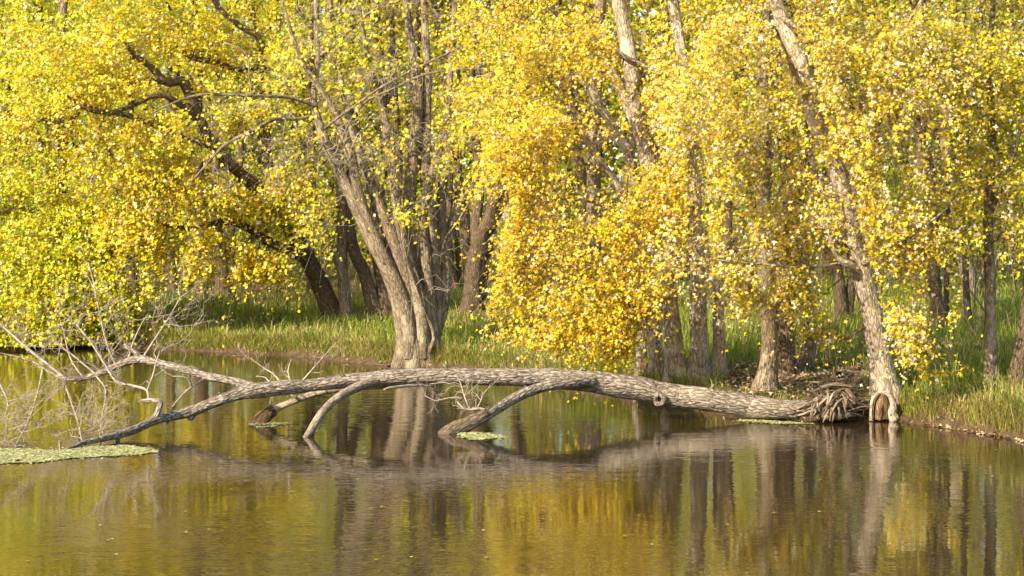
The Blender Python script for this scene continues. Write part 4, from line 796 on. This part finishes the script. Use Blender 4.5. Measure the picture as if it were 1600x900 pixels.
# torn root plate
def roots():
    rg = np.random.default_rng(61)
    # soil caught among the roots
    mb = MB(); c = P(1292, 634, D(657)); nu, nv = 44, 26
    U, V_ = np.meshgrid(np.arange(nu) / nu * 2 * math.pi, np.linspace(.02, math.pi - .02, nv))
    dx, dy, dz = np.sin(V_) * np.cos(U), np.sin(V_) * np.sin(U), np.cos(V_)
    rr_ = 1 + .3 * fbm(dx * 2.2 + 3, dy * 2.2, dz * 2.2, 4) + .1 * noise3(dx * 9, dy * 9, dz * 9)
    v = np.stack([c[0] + .42 * dx * rr_, c[1] + .1 + .31 * dy * rr_, c[2] - .02 + .21 * dz * rr_ + .08 * dx], -1).reshape(-1, 3)
    i = np.arange(nv - 1)[:, None] * nu; j = np.arange(nu)[None]
    mb.add(v, [np.stack([i + j, i + (j + 1) % nu, i + nu + (j + 1) % nu, i + nu + j], -1).reshape(-1, 4)], bark=v - c)
    soil = mb.build('root_soil', WET, LOG, log_o)
    # roots that stream from the trunk end over the mound: photo start, bend, end, waterline rows
    rows = []
    for q in range(62):          # roots hugging the mound, from the trunk end up and over
        a0, a1 = rg.uniform(-2.9, -1.6), rg.uniform(-1.5, .6); e0, e1 = rg.uniform(-.5, .35), rg.uniform(-.35, 1.15)
        n_ = 7; t = np.linspace(0, 1, n_); az = a0 + (a1 - a0) * t + np.cumsum(rg.normal(0, .26, n_)); el = e0 + (e1 - e0) * t + .35 * np.sin(t * 3.1) + np.cumsum(rg.normal(0, .17, n_))
        cc = c + rg.normal(0, 1, 3) * (.06, .03, .03)
        lift = .95 + .13 * rg.random() + np.maximum(t - .6, 0) * rg.choice([0, .3, 1.1])
        r0 = .036 * rg.random() + .012 if q < 16 else rg.choice([.005, .008, .012])
        if q < 16: lift = lift - .06
        pts = np.stack([cc[0] + .44 * np.cos(el) * np.cos(az) * lift, cc[1] + .1 + .32 * np.cos(el) * np.sin(az) * lift, np.maximum(cc[2] - .02 + .21 * np.sin(el) * lift + .08 * np.cos(az), .0), r0 * (1 - .82 * t) ** .8], -1)
        mb = MB(); tube(mb, spline(pts, .03), 9, rough=.34, ridge=.22, seed=q + .5); mb.build('root', ROOTM if q % 4 else WOODG, LOG, log_o)
    mb = MB()                    # root hairs and torn fibres
    for q in range(150):
        a_, e_ = rg.uniform(-3.0, .3), rg.uniform(-.3, 1.3); p0 = c + np.array((.43 * math.cos(e_) * math.cos(a_), .1 + .32 * math.cos(e_) * math.sin(a_), -.02 + .22 * math.sin(e_) + .08 * math.cos(a_)))
        dv = (p0 - c) * .6 + rg.normal(0, .12, 3); p2 = p0 + dv * rg.uniform(.3, 1.0); p2[2] = max(p2[2], 0)
        tube(mb, spline([(*p0, .005), (*((p0 + p2) / 2 + rg.normal(0, .03, 3)), .0035), (*p2, .002)], .06), 3, cap=False, seed=q)
    tag(mb.build('root_hairs', ROOTM, LOG, log_o), kind='stuff')
    for q in range(16):          # short broken strands hanging on the mound's face
        x0, y0 = 1270 + 55 * rg.random(), 612 + 26 * rg.random(); dx = rg.uniform(-26, 8)
        rows.append([(x0, y0, 660, 1.6), (x0 + dx * .5 + rg.normal(0, 3), y0 + 9, 662, 2), (x0 + dx, min(y0 + rg.uniform(18, 32), 660), 662, 1)])
    rows.append([(1296, 606, 657, 2), (1318, 604, 658, 4), (1330, 618, 659, 4), (1344, 634, 658, 3.4), (1356, 640, 656, 2)])
    rows.append([(1270, 612, 656, 2.4), (1300, 601, 658, 3), (1325, 603, 659, 2.2), (1340, 605, 659, 1)])
    rows.append([(1290, 640, 658, 5), (1320, 642, 658, 5), (1350, 636, 657, 4), (1368, 632, 656, 3)])
    rows.append([(1285, 650, 660, 5.5), (1310, 652, 661, 5), (1332, 648, 660, 3.5), (1350, 650, 658, 2)])
    for k, rw in enumerate(rows):
        part('root', rw, ROOTM if k % 3 else WOODG, 9, rough=.18, ridge=.08, seed=70. + k, step=.05)
roots()

# hollow in the flared base of the maple beside the roots
def hollow():
    t = next(o for o in bpy.data.objects if o.name.startswith('maple_tree') and 'hollow' in o.get('label', '') and 'big' in o['label'])
    trunk = next(c for c in t.children if c.name.startswith('trunk'))
    o = np.array(t.location)
    # worn sapwood panel, an arch in the bark
    def panel(name, arch, yoff, m, par):
        mb = MB(); rows, cols = 14, 10; V = []
        for i in range(rows):
            f = i / (rows - 1); y = arch[0] + (arch[1] - arch[0]) * f
            hw = arch[2] * math.sqrt(max(1 - (f * 1.02 - .02) ** 3.2, .02)) if f > .0 else arch[2]
            for j in range(cols):
                g = j / (cols - 1) * 2 - 1; x = arch[3] + g * hw + arch[4] * f
                q = P(x, y, o[1] + yoff + .075 * g * g - .02 * math.cos(g * 9 + i * .2) * .3); V.append(q)
        V = np.array(V); i = np.arange(rows - 1)[:, None] * cols; j = np.arange(cols - 1)[None]
        q = np.stack([i + j, i + j + 1, i + cols + j + 1, i + cols + j], -1).reshape(-1, 4)
        back = V + np.array((0, .12, 0)); n = len(V)
        rim = [k for k in range(cols)] + [cols * r_ + cols - 1 for r_ in range(1, rows)] + [cols * (rows - 1) + k for k in range(cols - 2, -1, -1)] + [cols * r_ for r_ in range(rows - 2, 0, -1)]
        rim = np.array(rim); r2 = np.roll(rim, -1)
        mb.add(np.vstack([V, back]), [q, np.stack([r2, rim, rim + n, r2 + n], -1)], bark=np.vstack([V, back]) - o)
        return mb.build(name, m, par, o)
    pn = panel('exposed_wood', (656, 614, 13.5, 1378, 1.5), -.30, HEART, trunk)
    panel('cavity_shade', (657, 632, 5.5, 1376, 3), -.32, WET, trunk)  # dark sheet over the wood: shade of the opening put into colour
    # rolled bark lip round the wound
    mb = MB()
    pr = spline([(*P(x, y, o[1] - .29), r / F * o[1]) for x, y, r in [(1361, 657, 2.6), (1361, 640, 2.4), (1364, 622, 2.2), (1376, 612.5, 2), (1389, 618, 3), (1396, 632, 5), (1394, 645, 6.5), (1398, 657, 8)]], .03)
    tube(mb, pr, 12, rough=.2, ridge=.1, seed=3.); mb.build('bark_lip', BARKP, trunk, o)
hollow()

# ================================================================== small things along the bank
def lying(name, label, rows, m, sides=10, cat='log', group=None):
    pr = spline([(*P(x, y, base(x, y)[1]), r / F * base(x, y)[1]) for x, y, r in rows], .08)
    g = np.maximum(ground(pr[:, 0], pr[:, 1]), 0)
    pr[:, 2] = np.maximum(pr[:, 2], g + pr[:, 3] * .6)
    o = pr[len(pr) // 2, :3].copy(); mb = MB(); tube(mb, pr, sides, rough=.1, ridge=.06, seed=rows[0][0] % 17)
    return tag(mb.build(name, m, None, o), label, cat, group)
lying('small_log', 'short grey log lying on bare soil behind the torn roots', [(1312, 590, 6), (1330, 589, 6), (1356, 588, 5.5)], BARK, 14)
lying('dead_branch', 'thin dead branch on the soil left of the short grey log', [(1216, 598, 1.6), (1245, 600, 1.6), (1280, 598, 1.2), (1300, 602, .8)], TWIG, 7, 'branch')
lying('dead_branch', 'long thin dead pole lying in far grass at right', [(1430, 512, 2), (1480, 506, 2), (1540, 500, 1.8), (1600, 492, 1.6)], WOODG, 8, 'branch')
lying('driftwood', 'small driftwood stick at the far left shore', [(292, 541, 1.6), (310, 541, 2.2), (326, 540, 1.8), (334, 542, 1)], TWIG, 8, 'driftwood')
lying('dead_branch', 'short pale stick in the grass right of the many stemmed maple', [(710, 535, 2), (722, 537, 2.2), (735, 541, 1.6)], TWIG, 7, 'branch')
lying('dead_branch', 'dark fallen branch at the foot of the many stemmed maple', [(575, 572, 1.6), (605, 572, 2), (632, 570, 2.2), (660, 571, 1.6)], BARKD, 8, 'branch')
lying('dead_branch', 'dark fallen bough lying in far grass behind the leaning trunk', [(392, 444, 2.4), (405, 448, 2.6), (422, 453, 2)], BARKD, 8, 'branch')

# a few leaves drifting on the river
def drift():
    r = np.random.default_rng(77)
    pxs = r.uniform(40, 1590, 46); pys = 665 + 225 * r.random(46) ** 1.3
    pos = np.array([P(a, b, D(b)) for a, b in zip(pxs, pys)]); pos[:, 2] = .006
    L, fs = MIDL; n = len(pos); a = r.uniform(0, 6.28, n); sc = r.uniform(.03, .055, n)
    tp = np.stack([np.cos(a), np.sin(a), 0 * a], -1); sd = np.stack([-np.sin(a), np.cos(a), 0 * a], -1)
    v = pos[:, None] + sc[:, None, None] * (L[None, :, 0:1] * sd[:, None] + L[None, :, 1:2] * tp[:, None] + np.abs(L[None, :, 2:3]) * 1.5 * np.array((0, 0, 1)))
    col = np.array([(.7, .5, .2), (.6, .42, .05), (.45, .3, .12)])[r.choice(3, n)]
    mb = MB(); mb.add(v.reshape(-1, 3), [(f[None] + (np.arange(n) * len(L))[:, None, None]).reshape(-1, 4) for f in fs], col=np.repeat(col, len(L), 0))
    tag(mb.build('floating_leaves', LITTER), 'few single fallen leaves drifting on the open water', kind='stuff')
drift()
# duckweed
def duckweed(label, outline, n, seed, size=.011):
    r = np.random.default_rng(seed)
    poly = np.array([P(x, y, D(y))[:2] for x, y in outline]); lo, hi = poly.min(0), poly.max(0)
    p = lo + r.random((n * 3, 2)) * (hi - lo)
    ins = np.zeros(len(p), bool); j = len(poly) - 1
    wob = p + .08 * np.stack([fbm(p[:, 0] * 4, p[:, 1] * 4, 1), fbm(p[:, 0] * 4, p[:, 1] * 4, 9)], -1) + r.normal(0, .012, p.shape) + (r.random((len(p), 1)) < .1) * r.normal(0, .13, p.shape)
    for i in range(len(poly)):
        a, b = poly[i], poly[j]
        c = ((a[1] > wob[:, 1]) != (b[1] > wob[:, 1])) & (wob[:, 0] < (b[0] - a[0]) * (wob[:, 1] - a[1]) / (b[1] - a[1] + 1e-12) + a[0])
        ins ^= c; j = i
    p = p[ins][:n]; n = len(p)
    a = r.uniform(0, 6.28, n); k = 6; th = np.arange(k) / k * 2 * math.pi
    sc = size * np.exp(r.normal(0, .3, n)); z = .006 + .006 * r.random(n)
    tl = r.normal(0, .12, (n, 2))
    ox = sc[:, None] * np.cos(th[None] + a[:, None]); oy = sc[:, None] * np.sin(th[None] + a[:, None])
    v = np.stack([p[:, 0:1] + ox, p[:, 1:2] + oy, z[:, None] + tl[:, 0:1] * ox + tl[:, 1:2] * oy], -1)
    pal = np.array([(.50, .50, .2), (.60, .57, .32), (.36, .40, .08), (.38, .3, .14)]); col = pal[r.choice(4, n, p=[.42, .34, .16, .08])] * np.exp(r.normal(0, .16, (n, 1)))
    mb = MB(); mb.add(v.reshape(-1, 3), [np.arange(k)[None] + (np.arange(n) * k)[:, None]], col=np.repeat(col, k, 0))
    tag(mb.build('duckweed', DUCK), label, 'duckweed', kind='stuff')
duckweed('large pale green duckweed raft round the tip of the fallen tree', [(-180, 706), (-60, 702), (0, 700), (60, 702), (100, 704), (150, 698), (200, 696), (232, 701), (250, 706), (215, 711), (150, 714), (100, 717), (60, 722), (0, 725), (-120, 732), (-220, 730)], 34000, 71)
duckweed('small green duckweed patch trailing from the mossy propping branch', [(716, 678), (735, 676), (760, 678), (784, 683), (796, 685), (765, 687), (742, 688), (725, 684)], 2600, 72)
duckweed('thin bright green duckweed strip under the root end of the log', [(1140, 655), (1165, 654), (1195, 657), (1240, 660), (1275, 663), (1225, 663), (1180, 661)], 1800, 73)
duckweed('dark scum ring where the short propping branch enters the water', [(388, 664), (410, 661), (440, 661), (462, 664), (430, 667), (400, 669)], 700, 74)
part('snag_stick', [(94, 705, 703, 2), (94, 697, 703, 2), (93, 689, 703, 2.4)], WOODG, 8, seed=33.)
o_ = P(30, 722, D(722)); o_[2] = 0
mb = MB(); tube(mb, px_path([(22, 724, 722, 1.6), (28, 718, 722, 1.8), (34, 722, 722, 1.4), (42, 722, 722, 1), (46, 724, 722, .6)], .02), 7, rough=.2, seed=4.)
tag(mb.build('snag', WET, None, o_), 'small dark snag poking through the near edge of the duckweed raft', 'snag')
mb = MB(); pr = px_path([(-40, 703, 701, 2.6), (0, 700, 700, 2.6), (22, 701, 700, 2.2), (38, 702, 701, 1.2)], .04); tube(mb, pr, 9, rough=.15, seed=6.)
tag(mb.build('snag', BARKD, None, pr[0, :3].copy()), 'dark half sunken stick along the back of the duckweed raft', 'snag')
bpy.context.view_layer.update()
